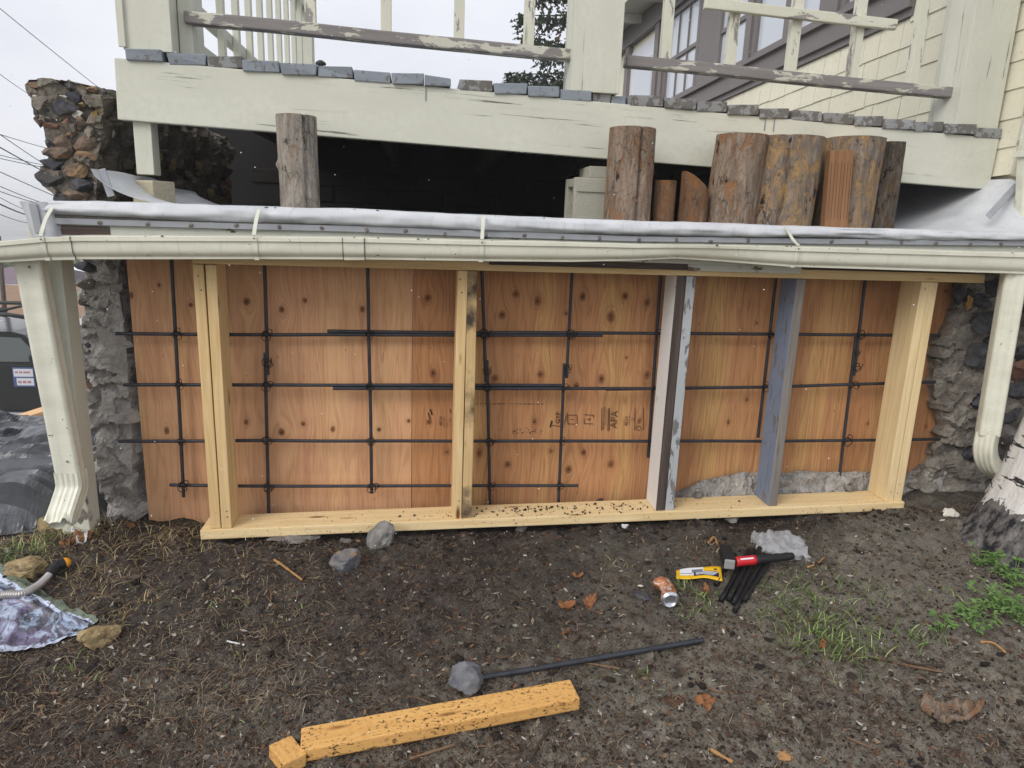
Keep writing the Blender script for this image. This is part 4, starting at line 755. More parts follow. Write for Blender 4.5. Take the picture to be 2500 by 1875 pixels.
v, f = tube_vf([(math.cos(q)*.010, math.sin(q)*.010, 0) for q in np.linspace(0, 6.2, 18)], .001, 4); mk('stamp_ring', v, f, 'ink', pb, Matrix.Translation(z4(1995, 375)) @ Matrix.Rotation(math.pi/2, 4, 'X'))
for q in range(34): p = z4(random.uniform(890, 1160), random.gauss(400, 12)); rock('ink_smudge', p, (random.uniform(.001, .006), .0004, random.uniform(.001, .003)), q, 'ink', pb, sub=1)
# ================= REBAR =================
rb = thing('rebar_grid', (.6, .16, .5), 'tied grid of dark ribbed steel bars in front of the plywood', 'rebar')
def rebar(pts, y, r=.0066, par=None, name='bar', bend=True):
    P = [aty(*p, y) for p in pts] if not isinstance(pts[0], Vector) else pts
    path = []
    for a, b in zip(P[:-1], P[1:]): n = max(2, int((b-a).length/.0045)); path += [a+(b-a)*k/n for k in range(n)]
    path.append(P[-1]); w = [Vector((.0012*float(vn(k*.013+P[0].x*9, P[0].z*7)), 0, .0012*float(vn(k*.017+5, P[0].z*7)))) for k in range(len(path))]
    v, f = tube_vf([p+q for p, q in zip(path, w)], [r*(1.09 if k % 2 else .93) for k in range(len(path))], 8)
    return mk(name, v, f, 'rebar_steel', par or rb, smooth=True)
HY, VY = .150, .166
for y, ps in ((HY, [(282, 815), (900, 818), (1471, 819)]), (HY-.004, [(799, 809), (1178, 812), (1616, 814), (2294, 819)]), (HY, [(302, 939), (600, 940), (1378, 941)]), (HY-.004, [(813, 948), (1597, 949)]), (HY+.004, [(1480, 950), (1866, 945), (2283, 933)]), (HY, [(290, 1077), (600, 1076), (1587, 1077), (1870, 1077), (2335, 1072)]), (HY, [(414, 1184), (600, 1187), (1412, 1185)])): rebar(ps, y)
for ps in ([(418, 618), (448, 1213)], [(645, 625), (654, 915)], [(647, 861), (656, 1258)], [(897, 630), (908, 1204)], [(1176, 640), (1186, 933)], [(1189, 879), (1197, 1236)], [(1398, 645), (1383, 923)], [(1378, 887), (1363, 1231)], [(1615, 650), (1582, 1117)], [(1898, 655), (1851, 1068)], [(2116, 655), (2084, 917)], [(2090, 814), (2050, 1160)]): rebar(ps, VY)
tw = []
for k in range(3):
    pth = []
    for q in np.linspace(0, 1, 26): a = q*math.pi*(3+k); pth.append(Vector((.012*math.cos(a)+.006*q, -.011+.004*math.sin(a*2.3+k), .012*math.sin(a)+.014*q*math.sin(k+a*.5))))
    tw.append(tube_vf(pth, .0013, 4))
tws = [None]*3
for px, py in [(433, 816), (650, 817), (899, 817), (1180, 814), (1391, 815), (1605, 814), (1878, 816), (2097, 816), (438, 939), (651, 940), (901, 944), (1187, 945), (1380, 944), (1597, 949), (1864, 945), (2082, 940), (443, 1077), (653, 1076), (904, 1077), (1193, 1077), (1370, 1077), (1588, 1078), (2063, 1075), (447, 1184), (655, 1187), (907, 1187), (1196, 1186), (1365, 1185), (652, 885), (1187, 905), (1382, 900), (2088, 860), (2086, 895)]:
    k = random.randrange(3); M = Matrix.Translation(aty(px, py, .147)) @ Matrix.Rotation(random.uniform(-.6, .6), 4, 'Y') @ Matrix.Scale(random.uniform(1.0, 1.6), 4)
    if tws[k] is None: tws[k] = mk('tie_wire', *tw[k], 'tie_wire', rb, M)
    else: inst('tie_wire', tws[k], rb, M)
# ================= LOGS AND BLOCKS ON THE LOW ROOF =================
def log(name, label, pl, pr, pt, pb, y, mat, cat='log', seed=0, lean=0., crack=None, amp=.05, topcut=None, knots=(), group='logs standing on the low roof', halves=1.):
    a, b = aty(pl, (pt+pb)/2, y), aty(pr, (pt+pb)/2, y); r = (b.x-a.x)/2; cx = (a.x+b.x)/2; zt_ = aty((pl+pr)/2, pt, y).z; z0 = float(np.interp(cx, ex, ez[:, 0]))-.024
    cy = y+r*.55; n, m = 72, 46; P = []; H = zt_-z0
    for i in range(m):
        h = i/(m-1); z = H*h; row = []
        for k in range(n):
            q = 2*math.pi*k/n; ux, uy = math.cos(q), math.sin(q)
            d = 1+amp*float(vn(ux*1.5+seed, uy*1.5, z*3))+amp*.5*float(fbm(ux*5+seed, uy*5, z*9, 3, seed))
            if crack is not None:
                cq = crack+.10*float(vn(z*6, seed*1.3)); dd = (q-cq+math.pi) % (2*math.pi)-math.pi; d -= .20*math.exp(-(dd/.05)**2)+.05*math.exp(-(dd/.16)**2)
            for kq, kh, ks in knots:
                dd = (q-kq+math.pi) % (2*math.pi)-math.pi; d += .13*math.exp(-((dd*r)/(ks))**2-((z-kh*H)/(ks))**2)
            rr = r*d*(1-.03*(h-.5)); zz = z
            if topcut: zz = min(z, H*(1-topcut[0]*(.5+.5*(ux*math.cos(topcut[1])+uy*math.sin(topcut[1])))))
            row.append((rr*ux+lean*z, rr*uy*halves, zz))
        P.append(row+[row[0]])
    P = np.array(P); v, f = gridmesh(P); f = f[:, ::-1].tolist(); f = [x[::-1] for x in f]
    o = thing(name, (cx, cy, z0), label, cat, group)
    mk('bark', v, f, mat, o, Matrix.Translation((cx, cy, z0)), smooth=True)
    tp_ = P[-1][:-1]; mk('cut_end', list(tp_)+[tp_.mean(0)], [[k, (k+1) % n, n] for k in range(n)], 'cut_end', o, Matrix.Translation((cx, cy, z0+.0004)))
    return o
log('log', 'weathered grey log with a long crack standing alone at the left', 678, 776, 280, 505, .10, 'bark_grey', seed=1, lean=-.02, crack=-1.05, amp=.07, knots=((-1.75, .43, .016), (3.3, .5, .012)))
log('log', 'tall log with a rusty split beside the concrete block', 1490, 1602, 310, 535, .09, 'bark_mid', seed=2, lean=.0, crack=-1.35)
log('log', 'short dark log stub between the split tall log and the orange wedge', 1600, 1652, 440, 540, .13, 'bark_rust', seed=3)
w_ = log('log', 'orange log wedge with a slanted top', 1668, 1737, 418, 545, .11, 'bark_rust', seed=4, topcut=(.42, 0.2), lean=.0, amp=.08)
log('log', 'smooth brown tall log right of the orange wedge', 1744, 1865, 326, 548, .09, 'bark_mid', seed=5, lean=.06, amp=.055)
log('log', 'widest log with flaking grey bark and a thin split', 1853, 2012, 331, 552, .08, 'bark_orange', seed=6, lean=.05, crack=-2.05, amp=.07)
log('log', 'golden barked log behind the upright orange board', 2028, 2155, 333, 556, .12, 'bark_orange', seed=7, lean=.035, amp=.07)
log('log', 'dark rough barked slab at the right end of the logs', 2146, 2198, 345, 558, .14, 'bark_dark', seed=8, amp=.16, lean=.0)
a, b = aty(2010, 550, .055), aty(2076, 366, .055); q = aty(2040, 552, .06); tpp = aty(2056, 367, .06); z0 = float(np.interp(q.x, ex, ez[:, 0]))-.022
bd = board('board_offcut', (q.x, .07, z0), (tpp.x, .075, tpp.z), .095, .036, 'fir_orange', None, up=(0, -1, 0), bev=.002)
tag(bd, 'orange incised treated board offcut leaning upright between the logs', 'board')
iv, if_ = bevbox(.013, .0016, .0012, 0); i0 = None
for r in range(18):
    for k in range(7):
        M = bd.matrix_basis @ Matrix.Translation((-.10+r*.0118+(k % 2)*.006, -.040+k*.0132, .018))
        if i0 is None: i0 = mk('incision', iv, if_, 'bark_bit', bd, M)
        else: inst('incision', i0, bd, M)
# concrete block with cores, and half block on it
cb = thing('concrete_block', (.5, .2, 1.15), 'hollow concrete block lying on its side beside the split tall log', 'concrete block')
a, b = aty(1404, 432, .22), aty(1500, 530, .22); z0 = float(np.interp(a.x, ex, ez[:, 0]))-.022; zt_ = a.z; X_ = a.x
W_, D_, H_ = .25, .19, zt_-z0; yb = .22
for nm, lo, hi in (('front_shell', (X_, yb, z0), (X_+W_, yb+.035, zt_)), ('back_shell', (X_, yb+D_-.032, z0), (X_+W_, yb+D_, zt_)), ('web', (X_+.004, yb+.0351, zt_-.036), (X_+W_-.004, yb+D_-.0321, zt_-.002)), ('web', (X_+.004, yb+.0351, z0), (X_+W_-.004, yb+D_-.0321, z0+.034)), ('web', (X_+.02, yb+.0351, (z0+zt_)/2-.016), (X_+W_-.02, yb+D_-.0321, (z0+zt_)/2+.016))): box(nm, lo, hi, 'concrete_block', cb, .006)
box('face_ledge', (X_+.01, yb-.007, zt_-.055), (X_+W_, yb-.0005, zt_-.012), 'concrete_block', cb, .003); box('face_ledge', (X_+.01, yb-.006, z0+.012), (X_+W_, yb-.0005, z0+.03), 'concrete_block', cb, .003)
a, b = aty(1440, 405, .24), aty(1500, 430, .24)
tag(box('concrete_block', (a.x, .24, zt_+.001), (a.x+.2, .43, a.z), 'concrete_block', None, .003), 'thin solid concrete cap block lying on the hollow block', 'concrete block')
# ================= BIRCH =================
bt = thing('birch_tree', (2.43, -.28, -.05), 'leaning white birch trunk with black scars at the right edge', 'tree')
t = MT('birch_bark', .75, .25); v = t.obj(False); s = t.sep(v)
ang = t.mp(v, (3.2, 3.2, 26)); sc1 = t.noise(ang, 1.5, 5, .6, .4); fine = t.noise(t.mp(v, (16, 16, 120)), 1.5, 5, .65)
col = t.mix(t.noise(v, 5, 4), lin(212, 208, 202), lin(238, 236, 232)); col = t.mix(t.ramp(t.noise(v, 3.2, 4), [(.5, 0.), (.7, .45)]), col, lin(214, 186, 154))
col = t.mix(t.ramp(fine, [(.63, 0.), (.67, .8)]), col, lin(92, 84, 80)); col = t.mix(t.ramp(sc1, [(.605, 0.), (.62, 1.)]), col, t.mix(fine, lin(26, 26, 30), lin(70, 68, 70)))
for sx, sy, sw in ((2475, 1163, 1.), (2500, 1085, .9), (2448, 1198, .5), (2498, 1120, .35)):
    c_ = aty(sx, sy, -.46); q = t.nd('ShaderNodeVectorMath', {0: v, 1: tuple(c_)}, operation='SUBTRACT').outputs[0]; q = t.mp(q, (1/(.085*sw+.03), 1/(.085*sw+.03), 1/(.022*sw+.004))); q = t.nd('ShaderNodeVectorMath', {0: q}, operation='LENGTH').outputs['Value']
    q = t.ma('ADD', q, t.ma('MULTIPLY', t.ma('SUBTRACT', t.noise(v, 28, 5, .7), .5), 1.6)); col = t.mix(t.ramp(q, [(.85, 1.), (.95, 0.)]), col, t.mix(fine, lin(24, 24, 28), lin(64, 62, 64)))
h_ = t.ma('ADD', s[2], t.ma('MULTIPLY', t.noise(t.mp(v, (9, 9, 5)), 1.5, 5, .65), -.26)); bs = t.ramp(h_, [(-.12, 1.), (-.10, 0.)])
col = t.mix(bs, col, t.mix(t.ramp(t.noise(t.mp(v, (14, 14, 5)), 2.2, 7, .7), [(.42, 0.), (.72, 1.)]), lin(34, 34, 38), lin(150, 144, 140)))
t.base(col); t.bump(t.ma('ADD', t.noise(t.mp(v, (30, 30, 12)), 1.5, 6, .7), t.ma('MULTIPLY', bs, -.4)), .6, .014); MATS['birch_bark'] = t.m
P = []
for i in range(130):
    h = (i/129)**1.5; z = -.1+4.2*h; row = []; cx = 2.43+.235*z; cyy = -.28+.03*z; R = .178-.022*z+.062*math.exp(-max(z, -.1)/.13)
    for k in range(97):
        q = 2*math.pi*k/96; ux, uy = math.cos(q), math.sin(q); r = R*(1+.05*float(vn(ux*1.4, uy*1.4, z*1.5, 4))+.022*float(vn(ux*6, uy*6, z*4, 6))*(1+2*math.exp(-z/.15))); row.append((cx+r*ux, cyy+r*uy, z))
    P.append(row)
v_, f_ = gridmesh(np.array(P)); tr_ = mk('trunk', v_, f_, 'birch_bark', bt, smooth=True)
for k in range(7):
    z = 1.9+.32*k; q = k*2.4; p0 = Vector((2.43+.235*z, -.28+.03*z, z)); dr = Vector((math.cos(q)*.9+.5, math.sin(q)*.8, .7)); tube('limb', spline([p0, p0+dr*.4, p0+dr*.9+Vector((0, 0, .2)), p0+dr*1.4+Vector((0, 0, .5))], 5), [.045-.002*j for j in range(16)], 'birch_bark', tr_)
# ================= SPRUCE =================
sp0 = aty(1440, 300, 11); spr = thing('spruce_tree', (sp0.x, 11, -1.5), 'dark drooping spruce seen between the deck columns', 'tree')
simple('spruce_needles', lin(62, 74, 58), .8, .2, var=.5, scale=3); simple('spruce_cone', lin(110, 78, 58), .8); simple('spruce_wood', lin(70, 58, 50), .9, var=.4, scale=12)
tube('trunk', [(sp0.x, 11, -1.6), (sp0.x, 11, 4), (sp0.x, 11, 10.5)], [.24, .16, .03], 'spruce_wood', spr)
V = []; F_ = []; BV = []; BF = []; rs = np.random.default_rng(3)
for k in range(86):
    z = -.4+10.4*(k/86); Rr = max(.25, 2.7*(1-(z+.4)/11.2)); a = k*2.399+.4; dr = Vector((math.cos(a), math.sin(a), -.12+.2*(k % 3)*.3)); p0 = Vector((sp0.x, 11, z))
    pth = spline([p0, p0+dr*Rr*.5+Vector((0, 0, -.05)), p0+dr*Rr+Vector((0, 0, -.02))], 6); v, f = tube_vf(pth, [.022-.0014*j for j in range(len(pth))], 4, base=len(BV)); BV += v; BF += f
    for j in range(190):
        t_ = .12+.88*rs.random()**.7; p = pth[min(int(t_*12), 12)]; side = Vector((-dr.y, dr.x, 0))*rs.normal()*.26*Rr*(1.15-t_)
        b = p+side+Vector((0, 0, -abs(rs.normal())*.10)); tw_ = Vector(rs.normal(size=3)); tw_.z = -abs(tw_.z)*.8; tw_.normalize(); ln = .09+.13*rs.random()
        for q in range(5):
            c = b+tw_*ln*q/5; n_ = Vector(rs.normal(size=3)).normalized()*(.024+.02*rs.random()); m_ = Vector(rs.normal(size=3)).normalized()*.045; i0_ = len(V); V += [c-n_, c+m_, c+n_, c+tw_*.05]; F_.append([i0_, i0_+1, i0_+2, i0_+3])
tr2 = mk('boughs', BV, BF, 'spruce_wood', spr); cr = mk('crown', V, F_, 'spruce_needles', spr)
for k in range(26):
    a = k*1.7; z = 2.2+4.6*rs.random(); Rr = 1.9*(1-(z+.4)/11.2); rock('cone', (sp0.x+math.cos(a)*Rr, 11+math.sin(a)*Rr, z), (.03, .03, .07), k, 'spruce_cone', spr, sub=1)
# ================= BACKGROUND AT THE LEFT =================
def gfar(x, y): return Gz(x, y)
# truck (side on, nose to the right)
TY = 10.; tp_ = aty(30, 1005, TY); zg = gfar(tp_.x, TY); TX = aty(92, 900, TY).x; sill = tp_.z; zroof = aty(0, 812, TY).z; belt = aty(40, 893, TY).z
truck = thing('pickup_truck', (TX-2, TY+.9, sill-.5), 'black pickup truck with a sign on its door parked beyond the post', 'truck')
def extr(name, poly, y0, y1, mat, par, sm=False):
    n = len(poly); v = [(x, y0, z) for x, z in poly]+[(x, y1, z) for x, z in poly]; f = [list(range(n)), list(range(2*n-1, n-1, -1))]+[[k, k+n, (k+1) % n+n, (k+1) % n] for k in range(n)]
    return mk(name, v, f, mat, par)
gnd = sill-.42; H = zroof-sill; fx = TX+.12        # fx: front edge of the door
body = [(fx-4.0, sill), (fx-3.35, sill), (fx-3.2, sill+.32), (fx-2.9, sill+.45), (fx-2.55, sill+.45), (fx-2.25, sill+.32), (fx-2.1, sill), (fx+.25, sill), (fx+.38, sill+.32), (fx+.68, sill+.45), (fx+1.02, sill+.45), (fx+1.3, sill+.3), (fx+1.45, sill+.02), (fx+1.75, sill+.02), (fx+1.78, sill+.55), (fx+1.6, belt-.12), (fx+.55, belt-.02), (fx, belt), (fx-4.0, belt)]
bd_ = extr('body', body, TY, TY+1.8, 'black_paint', truck)
cab = [(fx+.12, belt+.001), (fx-.32, zroof-.05), (fx-.5, zroof), (fx-1.55, zroof), (fx-1.75, zroof-.05), (fx-1.9, belt+.001)]; cb_ = extr('cab', cab, TY+.1, TY+1.7, 'black_paint', truck)
win = [(fx-.06, belt+.05), (fx-.38, zroof-.1), (fx-1.0, zroof-.08), (fx-1.0, belt+.05)]; extr('side_window', win, TY+.085, TY+.098, 'glass_dark', truck); extr('side_window', [(fx-1.1, belt+.05), (fx-1.1, zroof-.08), (fx-1.55, zroof-.09), (fx-1.7, belt+.05)], TY+.085, TY+.098, 'glass_dark', truck)
door = extr('door', [(fx-.02, sill+.05), (fx-.02, belt-.01), (fx-1.04, belt-.01), (fx-1.06, sill+.05)], TY-.018, TY-.001, 'black_paint', truck); box('handle', (fx-.98, TY-.045, belt-.19), (fx-.8, TY-.019, belt-.13), 'black_plastic', door, .01)
c = aty(60, 920, TY); k = (c-Vector(CAM)).length/FL; s1 = box('sign', (c.x-20*k, TY-.024, c.z-20*k), (c.x+20*k, TY-.019, c.z+20*k), 'sign_blue', door, 0)
box('sign_panel', (c.x-18*k, TY-.027, c.z+1*k), (c.x+18*k, TY-.0245, c.z+17*k), 'sign_white', door, 0); box('sign_panel', (c.x-14*k, TY-.027, c.z-17*k), (c.x+18*k, TY-.0245, c.z-2*k), 'sign_white', door, 0)
for zz, x0, n, w, hh in ((10, -15, 14, 2.0, 3.4), (-10, -11, 11, 2.2, 4.5)):
    for q in range(n):
        if q in (3, 7) : continue
        box('lettering', (c.x+(x0+q*w)*k, TY-.0295, c.z+zz*k-hh*k/2), (c.x+(x0+q*w+w*.62)*k, TY-.0275, c.z+zz*k+hh*k/2), 'sign_red', door, 0)
box('mirror', (fx-.12, TY-.25, belt+.02), (fx+.02, TY-.02, belt+.24), 'black_plastic', truck, .03); tube('running_board', [(fx-2.0, TY-.12, sill-.02), (fx+.1, TY-.12, sill-.02)], .05, 'chrome_worn', truck)
for wx in (fx-2.73, fx+.85):
    w = mk('wheel', *tube_vf([(wx, TY+.02, sill-.02), (wx, TY+.26, sill-.02)], .4, 28), 'tyre', truck); mk('rim', *tube_vf([(wx, TY+.0, sill-.02), (wx, TY+.1, sill-.02)], .24, 20), 'chrome_worn', w)
for y in (TY+.15, TY+1.65): tube('rack_bar', [(fx-3.6, y, zroof+.28), (fx-.55, y, zroof+.28), (fx-.15, y, zroof+.22)], .035, 'black_plastic', truck)
for x in (fx-3.3, fx-1.9, fx-.9): tube('rack_bar', [(x, TY+.15, zroof-.1), (x, TY+.15, zroof+.28), (x, TY+1.65, zroof+.28), (x, TY+1.65, zroof-.1)], .025, 'black_plastic', truck)
# red picket fence
FY = 13.; pk = [(0, 0), (.075, 0), (.075, 1.0), (.0375, 1.08), (0, 1.0)]; fa = aty(60, 870, FY); ztop = aty(75, 828, FY).z
fn = thing('picket_fence', (fa.x, FY, ztop-1.1), 'red painted picket fence behind the truck', 'fence'); p0_ = None
for i in range(34):
    M = Matrix.Translation((fa.x-1.6+i*.118, FY, ztop-1.08))
    if p0_ is None: p0_ = extr('picket', pk, 0, .02, 'red_paint', fn); p0_.matrix_basis = M
    else: inst('picket', p0_, fn, M)
for z in (ztop-.85, ztop-.25): box('fence_rail', (fa.x-1.7, FY+.021, z), (fa.x+2.5, FY+.06, z+.07), 'red_paint', fn, 0)
# low garage
def house_box(name, label, px0, px1, pbot, peave, pridge, Y, dep, wallm, roofm, siding=True, over=.3):
    a, b = aty(px0, peave, Y), aty(px1, peave, Y); zb_ = aty((px0+px1)/2, pbot, Y).z-1.2; ze = (a.z+b.z)/2; zr = ze+(aty((px0+px1)/2, pridge, Y).z-aty((px0+px1)/2, peave, Y).z)*1.05
    t_ = thing(name, ((a.x+b.x)/2, Y+dep/2, zb_), label, 'building'); w = box('wall', (a.x, Y, zb_), (b.x, Y+dep, ze), wallm, t_, 0)
    if siding:
        n = int((ze-zb_)/.22)
        for k in range(n): box('siding_board', (a.x-.01, Y-.025, zb_+k*.22), (b.x+.01, Y-.001, zb_+k*.22+.205), wallm, w, 0)
    r = mk('roof', [(a.x-over, Y-over, ze), (b.x+over, Y-over, ze), (b.x+over, Y+dep/2, zr), (a.x-over, Y+dep/2, zr), (a.x-over, Y+dep+over, ze), (b.x+over, Y+dep+over, ze)], [[0, 1, 2, 3], [3, 2, 5, 4], [0, 3, 4], [1, 5, 2], [0, 4, 5, 1]], roofm, t_)
    box('fascia', (a.x-over, Y-over-.03, ze-.16), (b.x+over, Y-over-.001, ze+.02), 'snow_roof', r, 0); return t_, a, b, ze, zb_
g1, a, b, ze, zb_ = house_box('garage', 'white sided garage with brown shingle roof beyond the picket fence', -220, 260, 830, 772, 722, 19, 5, 'siding_white', 'roof_brown')
for px in (-60, 40): q = aty(px, 800, 19); box('garage_door', (q.x-1.1, 18.94, zb_+.1), (q.x+1.1, 18.974, ze-.3), 'siding_white', g1, .01)
h1, a, b, ze, zb_ = house_box('distant_house', 'pale blue gabled house above the garage roof at the far left', -60, 62, 760, 700, 668, 34, 7, 'siding_blue', 'roof_mauve')
for px in (5, 30): q = aty(px, 725, 34); w = box('window', (q.x-.5, 33.93, q.z-.6), (q.x+.5, 33.97, q.z+.6), 'sign_white', h1, 0); box('pane', (q.x-.4, 33.9, q.z-.5), (q.x+.4, 33.929, q.z+.5), 'glass_dark', w, 0)
h2, a, b, ze, zb_ = house_box('distant_house', 'pale house with snowy roof between the post and the stone wall', 140, 330, 740, 690, 655, 40, 8, 'siding_blue', 'snow_roof')
for px in (178, 215): q = aty(px, 715, 40); w = box('window', (q.x-.5, 39.93, q.z-.6), (q.x+.5, 39.97, q.z+.6), 'sign_white', h2, 0); box('pane', (q.x-.4, 39.9, q.z-.5), (q.x+.4, 39.929, q.z+.5), 'glass_dark', w, 0)
h3, a, b, ze, zb_ = house_box('distant_house', 'low grey house with mauve roof just under the gutter at the left', 10, 120, 690, 660, 636, 60, 9, 'siding_white', 'roof_mauve', False)
rs = np.random.default_rng(11); simple('far_leaves', lin(112, 124, 78), .9, .1, var=.35, scale=1.5)
for px, Y, hgt, lab in ((8, 44, 4.2, 'pale green round tree behind the blue house'), (190, 50, 4.0, 'pale green tree behind the snowy roofed house')):
    q = aty(px, 660, Y); t_ = thing('broadleaf_tree', (q.x, Y, q.z-hgt), lab, 'tree'); tube('trunk', [(q.x, Y, q.z-hgt-2), (q.x, Y, q.z)], [.2, .1], 'spruce_wood', t_); V = []; F_ = []
    for k in range(1500):
        d = rs.normal(size=3); d /= np.linalg.norm(d); c = np.array([q.x, Y, q.z-.6])+d*np.array([1.7, 1.7, 1.5])*(.55+.45*rs.random()); u_, w_2 = rs.normal(size=3)*.14, rs.normal(size=3)*.14; i0_ = len(V); V += [c-u_, c+w_2, c+u_, c-w_2]; F_.append([i0_, i0_+1, i0_+2, i0_+3])
    mk('crown', V, F_, 'far_leaves', t_)
# haze over the valley
hz_ = bevbox(1, 1, 1, 0); mt = bpy.data.materials.new('haze_air'); mt.use_nodes = True; nt = mt.node_tree; nt.nodes.clear(); ou = nt.nodes.new('ShaderNodeOutputMaterial'); pv = nt.nodes.new('ShaderNodeVolumePrincipled')
pv.inputs['Color'].default_value = (.97, .98, 1, 1); pv.inputs['Density'].default_value = .003; pv.inputs['Anisotropy'].default_value = .0; nt.links.new(pv.outputs[0], ou.inputs['Volume'])
tag(mk('haze', [Vector((p.x*6600, p.y*6600, p.z*20.5)) for p in hz_[0]], hz_[1], mt, None, Matrix.Translation((0, 100, .75))), kind='stuff', label='pale even haze over the whole scene', cat='haze')
pl_ = thing('utility_pole', (aty(8, 700, 15.5).x, 15.5, -4), 'thin dark steel pole at the far left under the gutter', 'pole'); p_ = aty(4, 640, 15.5); tube('shaft', [(aty(14, 835, 15.5).x, 15.5, -3.2), (p_.x, 15.5, p_.z+.6)], .05, 'dark_wood', pl_)
tube('bracket', [(aty(14, 765, 15.5).x-.05, 15.44, aty(14, 765, 15.5).z), (aty(14, 755, 15.5).x, 15.4, aty(14, 755, 15.5).z)], .09, 'black_plastic', pl_)
nm_ = ['topmost thin', 'second thin', 'third thin', 'fourth', 'thick', 'sixth thin', 'seventh thin', 'eighth', 'ninth', 'tenth', 'eleventh thin', 'thick twelfth', 'lowest thin']
for k, (a, b, c, d, r) in enumerate([(0, 25, 208, 199, .010), (0, 180, 64, 224, .009), (0, 326, 108, 357, .010), (0, 328, 102, 398, .012), (0, 359, 104, 417, .018), (0, 376, 98, 397, .010), (0, 384, 100, 403, .010), (0, 419, 135, 479, .013), (0, 453, 79, 484, .012), (0, 465, 68, 486, .012), (0, 480, 48, 503, .010), (0, 496, 48, 515, .022), (0, 521, 50, 536, .010)]):
    Y0, Y1 = 16, 30; P0, P1 = aty(a-(c-a)*.8, b-(d-b)*.8, Y0), aty(c+(c-a)*1.0, d+(d-b)*.85, Y1); mid = (P0+P1)/2-Vector((0, 0, .08))
    tag(tube('power_line', spline([P0, mid, P1], 8), r, 'wire_black', None, n=5), f'{nm_[k]} overhead wire from the top among those crossing the sky at left', 'power line', 'overhead wires at the left')
# far vent cap behind the deck
q = aty(783, 158, 9); vt = thing('vent_cap', (q.x, 9, q.z-1), 'small dark roof vent cap peeking over the deck boards', 'vent'); tube('stack', [(q.x, 9, q.z-1.6), (q.x, 9, q.z+.02)], .04, 'black_plastic', vt); tube('hood', [(q.x, 9, q.z+.0), (q.x, 9, q.z+.03), (q.x, 9, q.z+.06)], [.08, .075, .03], 'black_plastic', vt, 12)
# plank on the slope
a, b = aty(-60, 1058, 2.3), aty(135, 996, 2.5); tag(board('lumber_plank', a, b, .14, .04, 'plank_orange', None, bev=.002), 'fresh orange plank lying on the slope beside the truck', 'plank')
tube_ = rock; 
# black tarp pile
tpn = thing('tarp_pile', (-1.85, .75, -.1), 'crumpled black plastic tarp heaped behind the left post', 'tarp')
n_, m_ = 90, 70; u = np.linspace(-1, 1, n_); w = np.linspace(-1, 1, m_); U, W = np.meshgrid(u, w); X = -1.80+.62*U; Y = .66+.56*W
rr = np.maximum(np.abs(U)**2.6+np.abs(W)**2.6, 0); hh = .23*np.clip(1-rr**1.3, 0, 1)**.55*(1+.15*W+.25*U)
fold = np.zeros_like(X); rt = np.random.default_rng(5)
for k in range(90):
    a = rt.uniform(0, 3.14); cx, cyy = rt.uniform(-2.4, -1.2), rt.uniform(.1, 1.2); dd = (X-cx)*math.cos(a)+(Y-cyy)*math.sin(a); ll = -(X-cx)*math.sin(a)+(Y-cyy)*math.cos(a); wd = rt.uniform(.025, .06)
    fold = fold+rt.uniform(-.5, 1.)*np.clip(1-np.abs(dd)/wd, 0, 1)*np.clip(1-np.abs(ll)/rt.uniform(.15, .5), 0, 1)
big = fbm(X*2.2, Y*2.2, 0, 2, 64); Z = G(X, Y, False)+.01+hh*(1+.2*big)+.07*fold*sst(.0, .12, hh); Y2 = Y-.06*fold; X2 = X+.03*fold
v_, f_ = gridmesh(np.stack([X2, Y2, Z], -1)); mk('sheet', v_, f_, 'black_tarp', tpn, smooth=False)
for k, (px, py, s) in enumerate(((20, 1262, .075), (140, 1250, .085), (108, 1290, .05))): p = atz(px, py, -.03); tag(rock('rock', p+Vector((0, .05, -.01)), (s*1.3, s, s*.75), 900+k, 'stone_tan' if k else 'stone_grey', None), ['mossy grey rock at the left edge in front of the tarp', 'tan rock at the foot of the tarp behind the downspout elbow', 'small tan rock between the downspout and the tarp'][k], 'rock', 'rocks on the dirt')
# ================= THINGS ON THE GROUND =================
A, B = gpt(735, 1806, .036), gpt(1403, 1706, .036); A.z = Gz(A.x, A.y)+.02; B.z = Gz(B.x, B.y)+.026
bd2 = board('lumber_board', A, B, .087, .038, 'pine_wet', None, bev=.005, cuts=12, wob=.001, up=(0, -.02, 1)); tag(bd2, 'wet yellow timber board with dirt specks lying in the foreground', 'board')
A = gpt(694, 1833, .03); B = A+Vector((.062, -.055, 0)); tag(board('lumber_offcut', A+Vector((-.016, .028, -.008)), A+Vector((.034, -.042, -.010)), .062, .038, 'pine_wet', None, bev=.004, up=(.05, 0, 1)), 'small cut block of yellow wood at the left end of the board', 'wood block')
A, B = gpt(1128, 1664, .012), gpt(1716, 1562, .016); A.z += .002
o = rebar([A, B], 0, .0088, par=None, name='rebar_rod'); o.parent = None; tag(o, 'single ribbed steel bar lying on the dirt above the yellow board', 'rebar')
def grock(px, py, rx, ry, mat, label, seed, name='rock', cat='rock', tall=.7, planes=8, lift=.25, rot=0):
    p = gpt(px, py+ry*.6); k = (p-Vector(CAM)).length/FL; o = rock(name, p+Vector((0, .3*rx*k, ry*k*lift*2)), (rx*k, rx*k*.85, ry*k*tall*1.35), seed, mat, None, planes+3, 4, .16, rot, cut=(.5, .88)); return tag(o, label, cat, 'rocks on the dirt' if cat == 'rock' else None)
grock(848, 1373, 42, 32, 'stone_mixed', 'blocky dark grey rock left of the upright grey stone', 41)
o = grock(930, 1308, 30, 46, 'stone_grey', 'upright smooth grey stone leaning on the bottom plate', 42, planes=4, rot=.5); o.rotation_euler = (0, .25, 0)
grock(1127, 1684, 46, 38, 'stone_mixed', 'big rough rock behind the yellow board at the end of the bar', 43)
